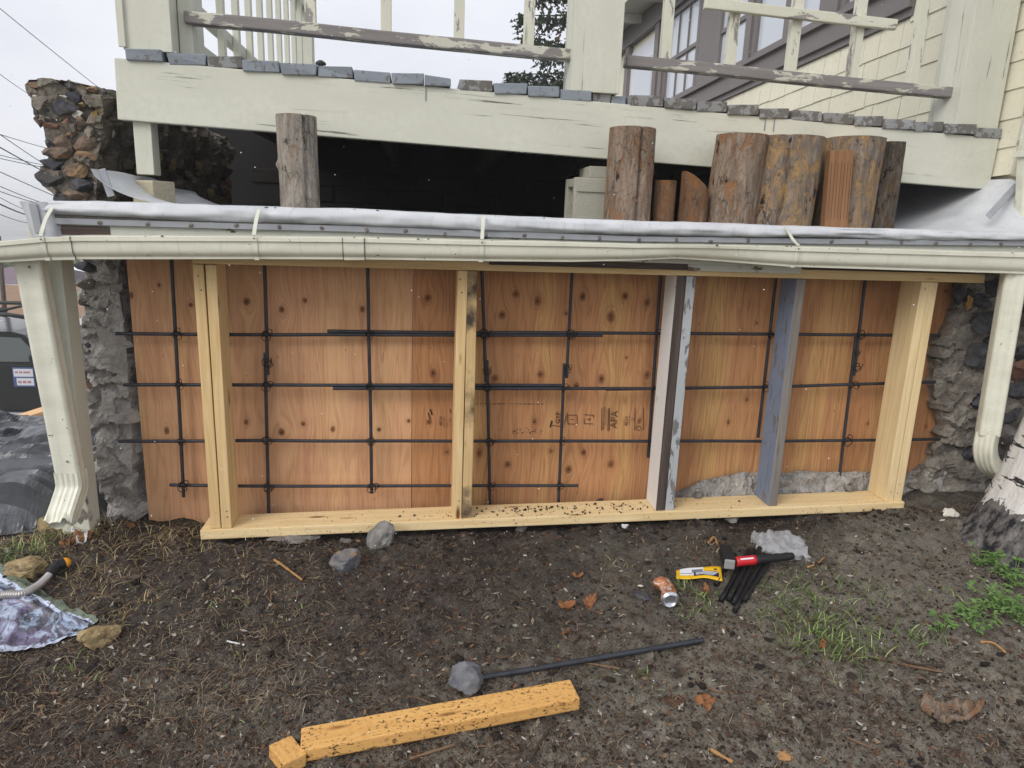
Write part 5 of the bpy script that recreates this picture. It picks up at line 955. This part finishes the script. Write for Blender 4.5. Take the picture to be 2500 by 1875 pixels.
grock(1274, 1288, 20, 16, 'stone_grey', 'small pale grey rock at the plate right of centre', 44); grock(1205, 1268, 22, 10, 'stone_dark', 'flat dark stone against the plate left of the pale grey rock', 45)
grock(1572, 1452, 32, 20, 'stone_dark', 'flat dark stone beside the crushed can', 46, tall=.3, lift=.05); grock(1790, 1268, 22, 12, 'stone_white', 'pale flat stone under the plate near the blue stud', 47, tall=.5)
o = grock(230, 1562, 42, 34, 'stone_tan', 'tan rock holding down the corner of the printed tarp', 48, tall=.55, rot=.8, planes=6); grock(68, 1395, 46, 24, 'stone_tan', 'yellowish rock beside the taped hose end', 49, tall=.6, planes=6)
grock(2322, 1258, 16, 12, 'stone_white', 'small white stone on the bare dirt left of the birch', 50); grock(1580, 1795, 14, 8, 'stone_grey', 'small grey stone on the sandy dirt in the foreground', 51); grock(840, 1322, 18, 10, 'stone_grey', 'half buried grey stone left of the upright stone', 52, tall=.4)
grock(1425, 1275, 14, 9, 'stone_grey', 'little stone on the dirt just below the plate', 53)
grock(720, 1305, 60, 20, 'stone_grey', 'half buried flat grey rock in front of the plate', 54, tall=.35, lift=.0)
p = gpt(1508, 1262); cl = thing('dirt_clump', p, 'clump of black soil spilled against the bottom plate', 'soil clump')
for k in range(14): rock('clod', p+Vector((random.gauss(0, .035), random.uniform(-.02, .05), .012+random.uniform(0, .035))), (random.uniform(.01, .024),)*3, 700+k, 'dark_debris', cl, sub=2, rough=.3)
tag(rock('paper_scrap', gpt(1527, 1284, .012), (.02, .014, .012), 77, 'paper_white', None, rough=.4), 'crumpled white scrap below the soil clump', 'paper scrap')
# printed tarp
T0, T1, T2, T3 = gpt(-130, 1322), gpt(242, 1524), gpt(192, 1566), gpt(-130, 1650); n_, m_ = 80, 60; P = np.zeros((m_, n_, 3)); colr = np.zeros((m_, n_, 3))
for j in range(m_):
    for i in range(n_):
        a, b = i/(n_-1), j/(m_-1); p = (T0*(1-a)+T1*a)*(1-b)+(T3*(1-a)+T2*a)*b
        w = .35*fbm(p.x*7, p.y*7, 0, 3, 71); fo = .022*math.exp(-((b-.42-.05*math.sin(a*7))/.05)**2)+.018*math.exp(-((b-.75)/.06)**2)*float(abs(vn(a*5, 3))); P[j, i] = (p.x, p.y, Gz(p.x, p.y)+.016+.012*float(w)+fo*(1-a*.5)); colr[j, i] = (a, b, 0)
v_, f_ = gridmesh(P, True); tarp = mk('printed_tarp', v_, f_, 'paper_white', None, smooth=True); vcol(tarp, colr.reshape(-1, 3), 'uvw')
t = MT('tarp_print', .4, .4); uvw = t.sep(t.attr('uvw', 'Vector')); v = t.obj(False); n = t.noise(v, 5.5, 6, .6, 1.0); n2 = t.noise(t.mp(v, (22, 22, 22)), 2, 6, .7)
art = t.ramp(n, [(.30, lin(30, 30, 34)), (.40, lin(84, 86, 104)), (.45, lin(168, 184, 208)), (.50, lin(84, 84, 92)), (.56, lin(120, 110, 142)), (.61, lin(178, 190, 210)), (.68, lin(58, 58, 62))])
col = t.mix(t.ramp(uvw[1], [(.26, 0.), (.27, 1.)]), lin(204, 214, 236), art); col = t.mix(t.ramp(uvw[1], [(.19, 0.), (.2, 1.)]), lin(112, 124, 106), col); col = t.mix(t.ramp(uvw[1], [(.93, 0.), (.94, .8)]), col, lin(204, 210, 232))
col = t.mix(t.ramp(n2, [(.54, 0.), (.60, .85)]), col, lin(52, 46, 46)); t.base(col); tarp.data.materials[0] = t.m
tag(tarp, 'muddy tarp with a purple and white print at the lower left', 'tarp')
# flexible hose with taped end
hs = thing('flexible_hose', gpt(100, 1430), 'flexible steel hose with black taped end and orange tip on the tarp', 'hose')
pts = [gpt(x, y, .03) for x, y in ((-80, 1500), (0, 1470), (55, 1452), (95, 1428), (122, 1402))]; path = []
sp_ = spline(pts, 40); tube('hose_body', sp_, [.0125*(1.08 if (k//2) % 2 else .92) for k in range(len(sp_))], 'conduit', hs, 12)
pts = [sp_[-1]-(sp_[-1]-sp_[-6])*.5]+[gpt(x, y, .034) for x, y in ((138, 1382), (155, 1358))]; sp_ = spline(pts, 14); tube('tape_wrap', sp_, [.0185+.001*math.sin(k*1.9) for k in range(len(sp_))], 'rubber_black', hs, 14); p = pts[-1]+(pts[-1]-pts[-2]).normalized()*.004; rock('tip', p, (.0175, .0175, .0175), 3, 'orange_plastic', hs, planes=0, rough=0, smooth=True)
# hammer, stakes, packet, can, bag
zk = lambda x, y: (1500+x*.2351, 1260+y*.2351)
hm = thing('hammer', gpt(*zk(1180, 600)), 'short sledge hammer with red band and black grip lying on the stakes', 'hammer')
h0, h1 = gpt(*zk(1190, 480), .055), gpt(*zk(1850, 415), .05); d = (h1-h0).normalized(); sp_ = [h0+(h1-h0)*k/20 for k in range(21)]
tube('handle', sp_[:3], .011, 'rubber_black', hs if False else hm); tube('red_band', sp_[2:9], .0175, 'hammer_red', hm, 14); tube('grip', sp_[8:], [.0165-.0002*k+.001*math.sin(k*2) for k in range(13)], 'rubber_black', hm, 14)
ax = Vector((-.25, -.95, -.05)).normalized(); c = h0; c = h0-ax*.045; hd = board('head', c-ax*.055, c+ax*.055, .042, .042, 'rubber_black', hm, bev=.006); board('striking_face', c+ax*.0552, c+ax*.0625, .037, .037, 'hammer_steel', hm, bev=.004)
board('label_patch', sp_[3]+Vector((0, -.012, .0145)), sp_[7]+Vector((0, -.012, .0145)), .006, .001, 'white_print', hm, bev=0, up=(0, -.6, .8))
for k, (x0, y0, x1, y1) in enumerate([(1115, 850, 1400, 330), (1185, 870, 1450, 320), (1240, 900, 1510, 330), (1255, 975, 1560, 400), (1350, 880, 1610, 440), (1060, 690, 1250, 400)]):
    p, q = gpt(*zk(x0, y0), .012), gpt(*zk(x1, y1), .018); lab = ['leftmost long', 'second from left', 'third from left', 'longest, furthest forward', 'rightmost, green tipped'][k] if k < 5 else 'short, mostly hidden'
    s = thing('steel_stake', p, f'{lab} black steel stake of the bundle under the hammer', 'stake', 'steel stakes under the hammer'); tube('shaft', [p+(q-p)*j/8 for j in range(9)], .0095, 'stake_black', s, 10); dd = (p-q).normalized(); tube('collar', [p+dd*.0, p+dd*.006], [.0105, .009], 'tie_wire', s, 10)
pkc = [gpt(*zk(x, y), .015) for x, y in ((640, 562), (1105, 525), (1125, 672), (645, 660))]; n_ = 30; P = np.array([[tuple((pkc[0]*(1-a)+pkc[1]*a)*(1-b)+(pkc[3]*(1-a)+pkc[2]*a)*b+Vector((0, 0, .007*math.sin(a*3.1)**2+.0025*math.sin(a*9+b*2)))) for a in np.linspace(0, 1, n_)] for b in np.linspace(0, 1, 9)])
v_, f_ = gridmesh(P, True); pk_ = mk('packet', v_, f_, 'yellow_foil', None, smooth=True); so_ = pk_.modifiers.new('t', 'SOLIDIFY'); so_.thickness = .0015; tag(pk_, 'yellow foil tool packet with navy printed panel on the grass', 'packet')
def onp(nm, a0, a1, b0, b1, mat, lift):
    Q = []
    for b in np.linspace(b0, b1, 4): Q.append([tuple((pkc[0]*(1-a)+pkc[1]*a)*(1-b)+(pkc[3]*(1-a)+pkc[2]*a)*b+Vector((0, 0, .007*math.sin(a*3.1)**2+.0025*math.sin(a*9+b*2)+lift))) for a in np.linspace(a0, a1, 14)])
    v, f = gridmesh(np.array(Q), True); return mk(nm, v, f, mat, pk_, smooth=True)
onp('white_panel', .08, .6, .03, .68, 'white_print', .0008); onp('grey_panel', .34, .58, .2, .45, 'grey_print', .0013); onp('navy_panel', .38, .93, .42, .78, 'navy_print', .0018)
for r, (b, h) in enumerate(((.48, .05), (.57, .05), (.66, .04), (.73, .025))): onp('printed_line', .42 if r < 3 else .6, .91-.04*r, b, b+h, 'white_print', .0024)
onp('bit_picture', .09, .36, .5, .55, 'grey_print', .0014); onp('small_mark', .83, .9, .2, .3, 'navy_print', .0012)
can = thing('crushed_can', gpt(1622, 1455), 'crushed tan drink can with its silver base towards the viewer', 'can')
c0, c1 = gpt(*zk(480, 680), .030), gpt(*zk(572, 862), .036); M = frame(c1-c0, (0, 0, 1), c0); Lc = .112
def lathe(prof, n, mat, nm, crush=.26):
    P = []
    for x, r in prof:
        row = []
        for k in range(n+1): q = 2*math.pi*(k % n)/n; d = 1-crush*max(0, float(fbm(math.cos(q)*1.6, math.sin(q)*1.6, x*28, 3, 5)))*math.sin(min(1, max(0, (x+.005)/.1))*math.pi)*2.2; d = d*(1-(.42*math.exp(-((x-.045)/.022)**2)*(.5+.5*math.cos(q-2.1))+.25*math.exp(-((x-.075)/.014)**2)*(.5+.5*math.cos(q-.9)) if crush else 0)); row.append((x, r*d*math.cos(q)+(.010*math.sin(x*30) if crush else .010*math.sin(3.1)), r*d*math.sin(q)*(.8 if crush else 1)))
        P.append(row)
    v, f = gridmesh(np.array(P)); return mk(nm, v, f, mat, can, M, smooth=True)
lathe([(-.004, .0), (-.004, .024), (0, .027), (.008, .033)]+[(.008+.09*k/14, .033) for k in range(1, 15)]+[(.104, .031)], 40, 'can_tan', 'can_body'); lathe([(.104, .031), (.109, .027), (.112, .0245), (.112, .0235), (.108, .022), (.104, .017), (.1015, .009), (.101, 0.)], 40, 'can_silver', 'can_base', 0)
bgp = [gpt(*zk(x, y), .02) for x, y in ((1405, 170), (1930, 240), (2040, 410), (1470, 320))]; n_ = 34; P = np.array([[tuple((bgp[0]*(1-a)+bgp[1]*a)*(1-b)+(bgp[3]*(1-a)+bgp[2]*a)*b+Vector((.012*float(vn(a*6, b*6, 1)), .012*float(vn(a*6, b*6, 4)), .045*math.sin(math.pi*min(1, .12+b*.9))*math.sin(math.pi*(.1+.8*a))*(.7+.5*float(fbm(a*4, b*4, 0, 3, 9)))+.014*float(fbm(a*9, b*9, 2, 3, 19))))) for a in np.linspace(0, 1, n_)] for b in np.linspace(0, 1, 24)])
v_, f_ = gridmesh(P, True); bag = tag(mk('plastic_bag', v_, f_, 'bag_plastic', None, smooth=True), 'crumpled clear plastic bag lying over the stake ends', 'bag'); P2 = P.copy(); P2[..., 2] -= .012+.02*np.abs(fbm(P[..., 0]*20, P[..., 1]*20, 0, 2, 3)); mk('under_layer', *gridmesh(P2), 'bag_plastic', bag, smooth=True)
# papers, leaves, bark, sticks
def sheet(name, px, py, sx, sy, mat, label, cat, rot=0., curl=.012, seed=0, up_=.008):
    c = gpt(px, py); n_ = 10; P = []
    for j in range(n_):
        row = []
        for i in range(n_):
            a, b = i/(n_-1)*2-1, j/(n_-1)*2-1; q = max(abs(a), abs(b)); rr = math.hypot(a, b) or 1; k = q/rr*(.78+.3*float(vn(math.atan2(b, a)*1.7+seed, seed*1.3))); x, y = a*k*sx, b*k*sy; xr, yr = x*math.cos(rot)-y*math.sin(rot), x*math.sin(rot)+y*math.cos(rot); row.append((c.x+xr, c.y+yr, Gz(c.x+xr, c.y+yr)+up_+curl*float(fbm(a*1.7+seed, b*1.7, 0, 2, seed))+curl*.8*a*a))
        P.append(row)
    v, f = gridmesh(np.array(P)); o = mk(name, v, f, mat, None, smooth=True); m = o.modifiers.new('t', 'SOLIDIFY'); m.thickness = .0012; return tag(o, label, cat)
sheet('paper_scrap', 198, 1308, .035, .06, 'paper_white', 'white paper scrap under a dead leaf below the left post', 'paper scrap', .4, .015, 1)
for k, (px, py, sx, sy, r, lab) in enumerate([(210, 1310, .04, .028, .5, 'curled dead leaf on the white paper scrap'), (162, 1325, .03, .018, .2, 'brown leaf left of the white paper scrap'), (1440, 1480, .035, .022, .6, 'torn brown leaf with lifted edge left of the flat dark stone'), (1382, 1488, .036, .022, -.3, 'flat brown leaf at the left of the torn leaf'), (1408, 1412, .028, .014, .3, 'orange brown leaf above the torn leaf'), (1722, 1447, .014, .018, .9, 'small rusty leaf between packet and stakes'), (1382, 1550, .022, .010, .2, 'pale brown leaf left of the lying bar'), (1722, 1715, .034, .03, .4, 'dry brown leaf below the grass in the foreground'), (2010, 1570, .02, .012, .8, 'tiny tan leaf among the grass blades'), (318, 1290, .018, .010, .1, 'pale oval leaf in front of the rubble pier')]): sheet('dead_leaf', px, py, sx, sy, 'leaf_brown', lab, 'leaf', r, .014, 20+k)
sheet('bark_slab', 2312, 1748, .10, .036, 'bark_mid', 'large orange brown slab of bark on the sand at the lower right', 'bark', .18, .03, 81, .016).modifiers[0].thickness = .014
grock(1640, 1702, 40, 8, 'bark_bit', 'thin strip of bark below the grass patch', 82, 'bark_slab', 'bark', .3, 5, .02); grock(1018, 1838, 22, 16, 'bark_bit', 'square flake of grey bark under the yellow board', 83, 'bark_slab', 'bark', .3, 6, .05); grock(1910, 1842, 24, 12, 'chip_orange', 'orange chip of bark at the bottom edge', 84, 'bark_slab', 'bark', .4, 5, .05)
for k, (pts, r, m, lab) in enumerate([([(668, 1365), (700, 1385), (738, 1414)], .006, 'chip_orange', 'splintered orange stick in front of the plate'), ([(1000, 1850), (1060, 1832), (1112, 1815)], .005, 'stick', 'thin orange twig below the yellow board'), ([(1120, 1838), (1180, 1822), (1268, 1832)], .004, 'stick', 'bent brown twig below the yellow board right of the bark flake'), ([(1340, 1785), (1315, 1825), (1290, 1862)], .006, 'stick_dark', 'dark straight stick at the right end of the yellow board'), ([(1402, 1612), (1440, 1620), (1515, 1632)], .005, 'stick', 'brown twig crossing below the lying bar'), ([(1700, 1660), (1740, 1685), (1790, 1692)], .004, 'stick', 'curved root left of the bark strip'), ([(2140, 1608), (2200, 1620), (2300, 1640)], .006, 'stick', 'long twig right of the grass patch'), ([(2160, 1595), (2230, 1622), (2310, 1625)], .005, 'stick_dark', 'dark twig lying across the long twig'), ([(2390, 1572), (2420, 1585), (2455, 1600)], .005, 'chip_orange', 'orange twig below the green weeds'), ([(1738, 1832), (1760, 1845), (1785, 1858)], .007, 'chip_orange', 'pale orange splinter at the bottom centre right'), ([(660, 1440), (665, 1460), (662, 1475)], .004, 'stick', 'short reddish twig in the middle of the dirt'), ([(1975, 1385), (1995, 1375), (2012, 1362)], .005, 'chip_orange', 'small orange splinter right of the plastic bag'), ([(1730, 1322), (1745, 1318), (1755, 1315)], .007, 'chip_orange', 'orange wood chip left of the plastic bag'), ([(2070, 1800), (2110, 1820), (2140, 1832)], .004, 'stick', 'thin twig on the sand left of the bark slab'), ([(555, 1565), (575, 1572), (592, 1580)], .004, 'paper_white', 'small white forked twig in the middle of the dirt'), ([(930, 1740), (1000, 1700), (1075, 1730)], .003, 'stick', 'arched rootlet behind the yellow board')]): tag(tube('stick', spline([gpt(x, y, r*.9+.002)+Vector((random.gauss(0, .003), random.gauss(0, .003), 0)) for x, y in pts], 6), [r*.75*(1+.3*float(vn(q*.9, r*900+x))) for q in range(13)], m, None, 7), lab, 'stick')
# ================= SCATTERED STUFF =================
class SC:
    def __init__(s): s.v = []; s.f = []; s.c = []; s.n = 0
    def add(s, v, f, c): s.v.append(np.asarray(v)); s.f += [[i+s.n for i in q] for q in f]; s.c.append(np.tile(c, (len(v), 1))); s.n += len(v)
    def build(s, name, mat, label, cat):
        o = mk(name, np.vstack(s.v), s.f, mat); vcol(o, np.vstack(s.c)); return tag(o, label, cat, kind='stuff')
def colmat(name, rough=.85, spec=.2, trans=0.):
    t = MT(name, rough, spec); t.base(t.attr('Col'))
    if trans: t.b.inputs['Subsurface Weight'].default_value = 0
    MATS[name] = t.m
colmat('litter_mix'); colmat('blade_mix', .6, .3); colmat('pebble_mix', .9, .2)
def jit(c, k=.25): return np.clip(np.array(c)*(1+rng.normal()*k), 0, 1)
def spots(n):
    px = rng.uniform(-60, 2560, n*2); py = rng.uniform(1225, 1900, n*2); d = CF+CR*((px-1250)/FL)[:, None]-CU*((py-937.5)/FL)[:, None]; Z = np.full(n*2, -.1)
    for _ in range(3): k = (Z-CAM[2])/d[:, 2]; x = d[:, 0]*k; y = CAM[1]+d[:, 1]*k; Z = G(x, y, False)
    ok = ~((y > -.02) & (x > -.85) & (x < 2.08)) & (y < .17); return np.stack([x, y], -1)[ok][:n]
def nodes_mesh(name, P, F_, C, mat, label, cat):
    """P (n,k,3) vertices of n alike pieces, F_ faces of one piece, C (n,3) colours"""
    n, k = P.shape[:2]; f = (np.array(F_)[None]+(np.arange(n)*k)[:, None, None]).reshape(-1, len(F_[0])); o = mk(name, P.reshape(-1, 3), f, mat); vcol(o, np.repeat(np.clip(C, 0, 1), k, 0)); return tag(o, label, cat, kind='stuff')
pts = spots(46000); x, y = pts.T; n = len(x); lf = (x < -.3) & (y > -.85); dn = vn(x*2.4, y*2.4, 0, 12)+.5*vn(x*7, y*7, 0, 13); keep = (dn > -.15) | (lf & (dn > -.5)) | (rng.random(n) < .45); x, y, lf = x[keep], y[keep], lf[keep]; n = len(x); z = G(x, y)
L_ = rng.uniform(.010, .036, n)*np.where(lf & (rng.random(n) < .4), 1.7, 1); a = rng.uniform(0, 6.283, n); w = rng.uniform(.0004, .00085, n); el = rng.normal(size=n)*.24; zr = np.zeros(n)
d = np.stack([np.cos(a), np.sin(a), el], -1)*L_[:, None]; s = np.stack([-np.sin(a)*w, np.cos(a)*w, zr], -1); b = np.stack([x, y, z+.003+np.abs(el)*L_*.4], -1); u = np.stack([zr, zr, w], -1); cv = s*rng.normal(size=(n, 1))*4
m = b+d*.5+cv+np.array([0, 0, .002]); e = b+d+np.array([0, 0, -.003]); P = np.stack([b-s, b+s, m+s+u, m-s+u, e+s*.5, e-s*.5], 1)
pal = np.array([lin(112, 94, 78), lin(82, 64, 54), lin(136, 120, 100), lin(44, 38, 34), lin(96, 72, 58), lin(60, 51, 45), lin(160, 144, 118)]); ci = np.where(lf & (rng.random(n) < .22), 6, rng.choice(7, n, p=[.2, .2, .1, .17, .16, .13, .04])); C = pal[ci]*(1+.25*rng.normal(size=(n, 1)))
nodes_mesh('needle_litter', P, [[0, 1, 2, 3], [3, 2, 4, 5]], C, 'litter_mix', 'brown needles and straw strewn over the dirt', 'litter')
pts = spots(20000); x, y = pts.T; n = len(x); z = G(x, y); iv_, if2 = ico(1); r = .0014+.0046*rng.random(n)**3.4; bigc = rng.random(n) < .06; r = np.where(bigc, r*2.4, r)
P = iv_[None]*(1+.25*rng.normal(size=(n, len(iv_), 1)))*(np.stack([rng.uniform(.7, 1.5, n), rng.uniform(.7, 1.5, n), rng.uniform(.45, .9, n)], -1)*r[:, None])[:, None]+np.stack([x, y, z+r*.3], -1)[:, None]
pal = np.array([lin(62, 53, 47), lin(88, 77, 69), lin(42, 36, 33), lin(112, 104, 95), lin(176, 170, 160)]); ci = np.where(bigc, rng.integers(0, 3, n), rng.choice(5, n, p=[.29, .28, .28, .11, .04])); C = pal[ci]*(1+.2*rng.normal(size=(n, 1)))
n2_ = 900; xa = rng.uniform(-.85, 2.1, n2_); ya = -.035-.03*np.abs(rng.normal(size=n2_)); onp_ = rng.random(n2_) < .3; xa = np.where(onp_, rng.normal(.55, .35, n2_), xa); ya = np.where(onp_, rng.uniform(-.008, .10, n2_), ya); ra = .002+.009*rng.random(n2_)**2.5; ra = np.where(onp_, ra*.5, ra)
za = np.where(onp_, .0243*xa+ra*.3, G(xa, ya)+ra*.4); Pa = iv_[None]*(1+.3*rng.normal(size=(n2_, len(iv_), 1)))*ra[:, None, None]+np.stack([xa, ya, za], -1)[:, None]; P = np.concatenate([P, Pa]); C = np.concatenate([C, pal[rng.integers(0, 3, n2_)]*.8])
nodes_mesh('soil_crumbs', P, if2, C, 'pebble_mix', 'crumbs of soil and small grit over the dirt', 'grit')
S = SC(); pts = spots(2200); zz = G(pts[:, 0], pts[:, 1]); pal = [lin(116, 92, 70), lin(100, 72, 54), lin(96, 74, 60), lin(128, 112, 92), lin(170, 164, 154), lin(70, 62, 54)]
for (x, y), z in zip(pts, zz):
    a = rng.uniform(0, 6.28); L_, w = rng.uniform(.004, .016), rng.uniform(.002, .007); d = np.array([math.cos(a)*L_, math.sin(a)*L_, rng.normal()*.003]); s = np.array([-math.sin(a)*w, math.cos(a)*w, rng.normal()*.002]); c = np.array([x, y, z+.005]); h = np.array([0, 0, .0015])
    S.add([c-d, c-s*.8, c+d*.9, c+s, c-d-h, c-s-h, c+d-h, c+s-h], [[0, 1, 2, 3], [4, 7, 6, 5], [0, 4, 5, 1], [1, 5, 6, 2], [2, 6, 7, 3], [3, 7, 4, 0]], jit(pal[rng.integers(0, 6)], .2))
S.build('leaf_chips', 'litter_mix', 'small chips of leaf and wood over the dirt', 'litter')
def blades(cx, cy, n, sp, L0, cols, S, lay=.6, wd=.0016):
    for _ in range(n):
        x, y = cx+rng.normal()*sp, cy+rng.normal()*sp*.75
        if y > -.03 and -.83 < x < 2.07: continue
        z = Gz(x, y)-.002; a = rng.uniform(0, 6.283); L_ = L0*rng.uniform(.45, 1.2); w = wd*rng.uniform(.7, 1.5); ly = lay*rng.uniform(.4, 1.5); d = np.array([math.cos(a), math.sin(a), 0]); s = np.array([-math.sin(a), math.cos(a), 0])*w; P = []
        for k, q in enumerate((0, .4, .75, 1.)): c = np.array([x, y, z])+d*L_*ly*q**1.4*.8+np.array([0, 0, L_*(q*(1-.45*ly*q))]); sk = s*(1, .95, .65, .08)[k]; P += [c-sk, c+sk]
        S.add(P, [[0, 1, 3, 2], [2, 3, 5, 4], [4, 5, 7, 6]], jit(cols[rng.integers(0, len(cols))], .18))
GR = [lin(98, 118, 60), lin(126, 146, 84), lin(80, 98, 52), lin(148, 158, 104)]; DRY = [lin(166, 148, 108), lin(140, 120, 84), lin(180, 164, 124), lin(116, 96, 68)]
S = SC()
for px, py, n, sp, L_ in [(1960, 1470, 60, .07, .05), (2040, 1540, 130, .085, .055), (1900, 1440, 50, .06, .045), (1985, 1580, 90, .06, .05), (2080, 1590, 70, .06, .045), (1880, 1500, 45, .06, .04), (1715, 1470, 40, .03, .035), (1670, 1425, 30, .03, .04), (1690, 1500, 26, .04, .03), (2230, 1560, 30, .03, .045), (2150, 1450, 26, .06, .035), (2090, 1420, 20, .05, .035), (1440, 1590, 14, .05, .025), (1560, 1645, 16, .04, .03), (560, 1480, 26, .05, .025), (600, 1600, 14, .05, .02), (40, 1350, 70, .05, .05), (95, 1330, 30, .04, .05), (10, 1385, 34, .04, .05), (170, 1630, 10, .02, .05), (240, 1640, 8, .03, .03), (750, 1500, 12, .06, .02), (340, 1480, 10, .06, .03), (2330, 1440, 20, .07, .03), (1330, 1540, 8, .08, .02), (520, 1740, 12, .08, .02)]:
    p = gpt(px, py); blades(p.x, p.y, int(n*1.25), sp*1.15, L_*1.15, GR, S, 1.15, .0016)
S.build('green_grass', 'blade_mix', 'thin green grass sprouting in patches on the dirt', 'grass')
S = SC()
for px, py, n, sp, L_ in [(150, 1300, 150, .07, .075), (240, 1290, 90, .06, .07), (300, 1330, 90, .08, .06), (420, 1320, 110, .08, .055), (480, 1300, 70, .07, .055), (230, 1420, 110, .08, .05), (300, 1480, 90, .09, .045), (170, 1370, 60, .06, .05), (560, 1350, 50, .1, .04), (30, 1320, 60, .06, .06), (1480, 1400, 30, .08, .03), (1700, 1345, 30, .05, .03), (860, 1300, 30, .06, .04)]:
    p = gpt(px, py); blades(p.x, p.y, n, sp, L_, DRY, S, 1.45, .0011)
for k in range(260): q = np.array([-2.0-1.1*rng.random(), .6+1.6*rng.random()]); blades(q[0], q[1], 3, .04, .09, GR+DRY, S, .6, .003)
S.build('dry_grass', 'blade_mix', 'pale dry grass matted around the left post', 'grass')
# leafy weeds by the birch
def weed(px, py, n, R_, label, group='green weeds by the birch'):
    c = gpt(px, py); t_ = thing('weed', c, label, 'plant', group); V = []; F_ = []; SV = []; SF = []
    for k in range(n):
        a = rng.uniform(0, 6.283); r = R_*rng.random()**.6; h = .015+.045*rng.random(); tip = c+Vector((math.cos(a)*r, math.sin(a)*r*.8, h)); tip.z = Gz(tip.x, tip.y)+h; v, f = tube_vf([c+Vector((math.cos(a)*r*.3, math.sin(a)*r*.3, 0)), (c+tip)/2+Vector((0, 0, .012)), tip], .0011, 4, base=len(SV)); SV += v; SF += f
        for j in range(5):
            b = a+(j-2)*.75+rng.normal()*.2; d = Vector((math.cos(b), math.sin(b), rng.normal()*.25)); s = Vector((-math.sin(b), math.cos(b), 0)); L_ = .014+.012*rng.random(); i0_ = len(V); V += [tip, tip+d*L_*.5-s*L_*.28+Vector((0, 0, .003)), tip+d*L_, tip+d*L_*.5+s*L_*.28+Vector((0, 0, .003))]; F_.append([i0_, i0_+1, i0_+2, i0_+3])
    mk('stems', SV, SF, 'weed_leaf', t_); mk('leaves', V, F_, 'weed_leaf', t_)
simple('weed_leaf', lin(104, 134, 72), .6, .3, var=.35, scale=30)
for px, py, n, R_, lab in [(2400, 1375, 16, .05, 'tallest bright green weed at the foot of the birch'), (2440, 1400, 26, .07, 'broad bright weed right below the birch trunk'), (2475, 1430, 22, .07, 'weed at the right edge below the birch'), (2430, 1480, 34, .09, 'low clover patch below the birch weeds'), (2480, 1510, 30, .09, 'clover patch at the right edge'), (2380, 1530, 22, .08, 'sparse clover patch left of the weeds'), (2300, 1545, 10, .05, 'few small clover leaves furthest left of the weeds')]: weed(px, py, n, R_, lab)
# leaf bits and grit caught along the roof edge and the gutter lip
n = 420; x = rng.uniform(-1.2, 2.3, n); on = rng.random(n) < .95; y = np.where(on, rng.uniform(-.07, .08, n), rng.uniform(GYF-.003, GYF+.004, n)); z = np.where(on, np.interp(x, ex, ez[:, 0])-.004-.14*np.maximum(y+.02, 0), np.interp(x, gxp, gzt)+.001); r = rng.uniform(.0012, .0042, n)
P = iv_[None]*(1+.3*rng.normal(size=(n, len(iv_), 1)))*np.stack([r*1.6, r, r*.6], -1)[:, None]+np.stack([x, y, z], -1)[:, None]; nodes_mesh('roof_debris', P, if2, np.array([lin(70, 58, 46), lin(48, 42, 38), lin(110, 92, 70)])[rng.integers(0, 3, n)], 'litter_mix', 'leaf bits and grit caught along the roof edge', 'debris')
# falling snow
S = SC(); v0, f0 = ico(1)
for k in range(150):
    d = ray(rng.uniform(0, 2500), rng.uniform(0, 1800)); tt = rng.uniform(.8, 2.3); p = CAM+d*tt
    if p[1] > -.25 and p[2] < 1.6 or p[2] < Gz(p[0], p[1])+.05: continue
    S.add(v0*rng.uniform(.0008, .0016)*(tt/1.6)+p, f0, (.9, .91, .93))
S.build('snowflakes', 'snowflake', 'tiny sparse snowflakes falling through the air', 'snow')
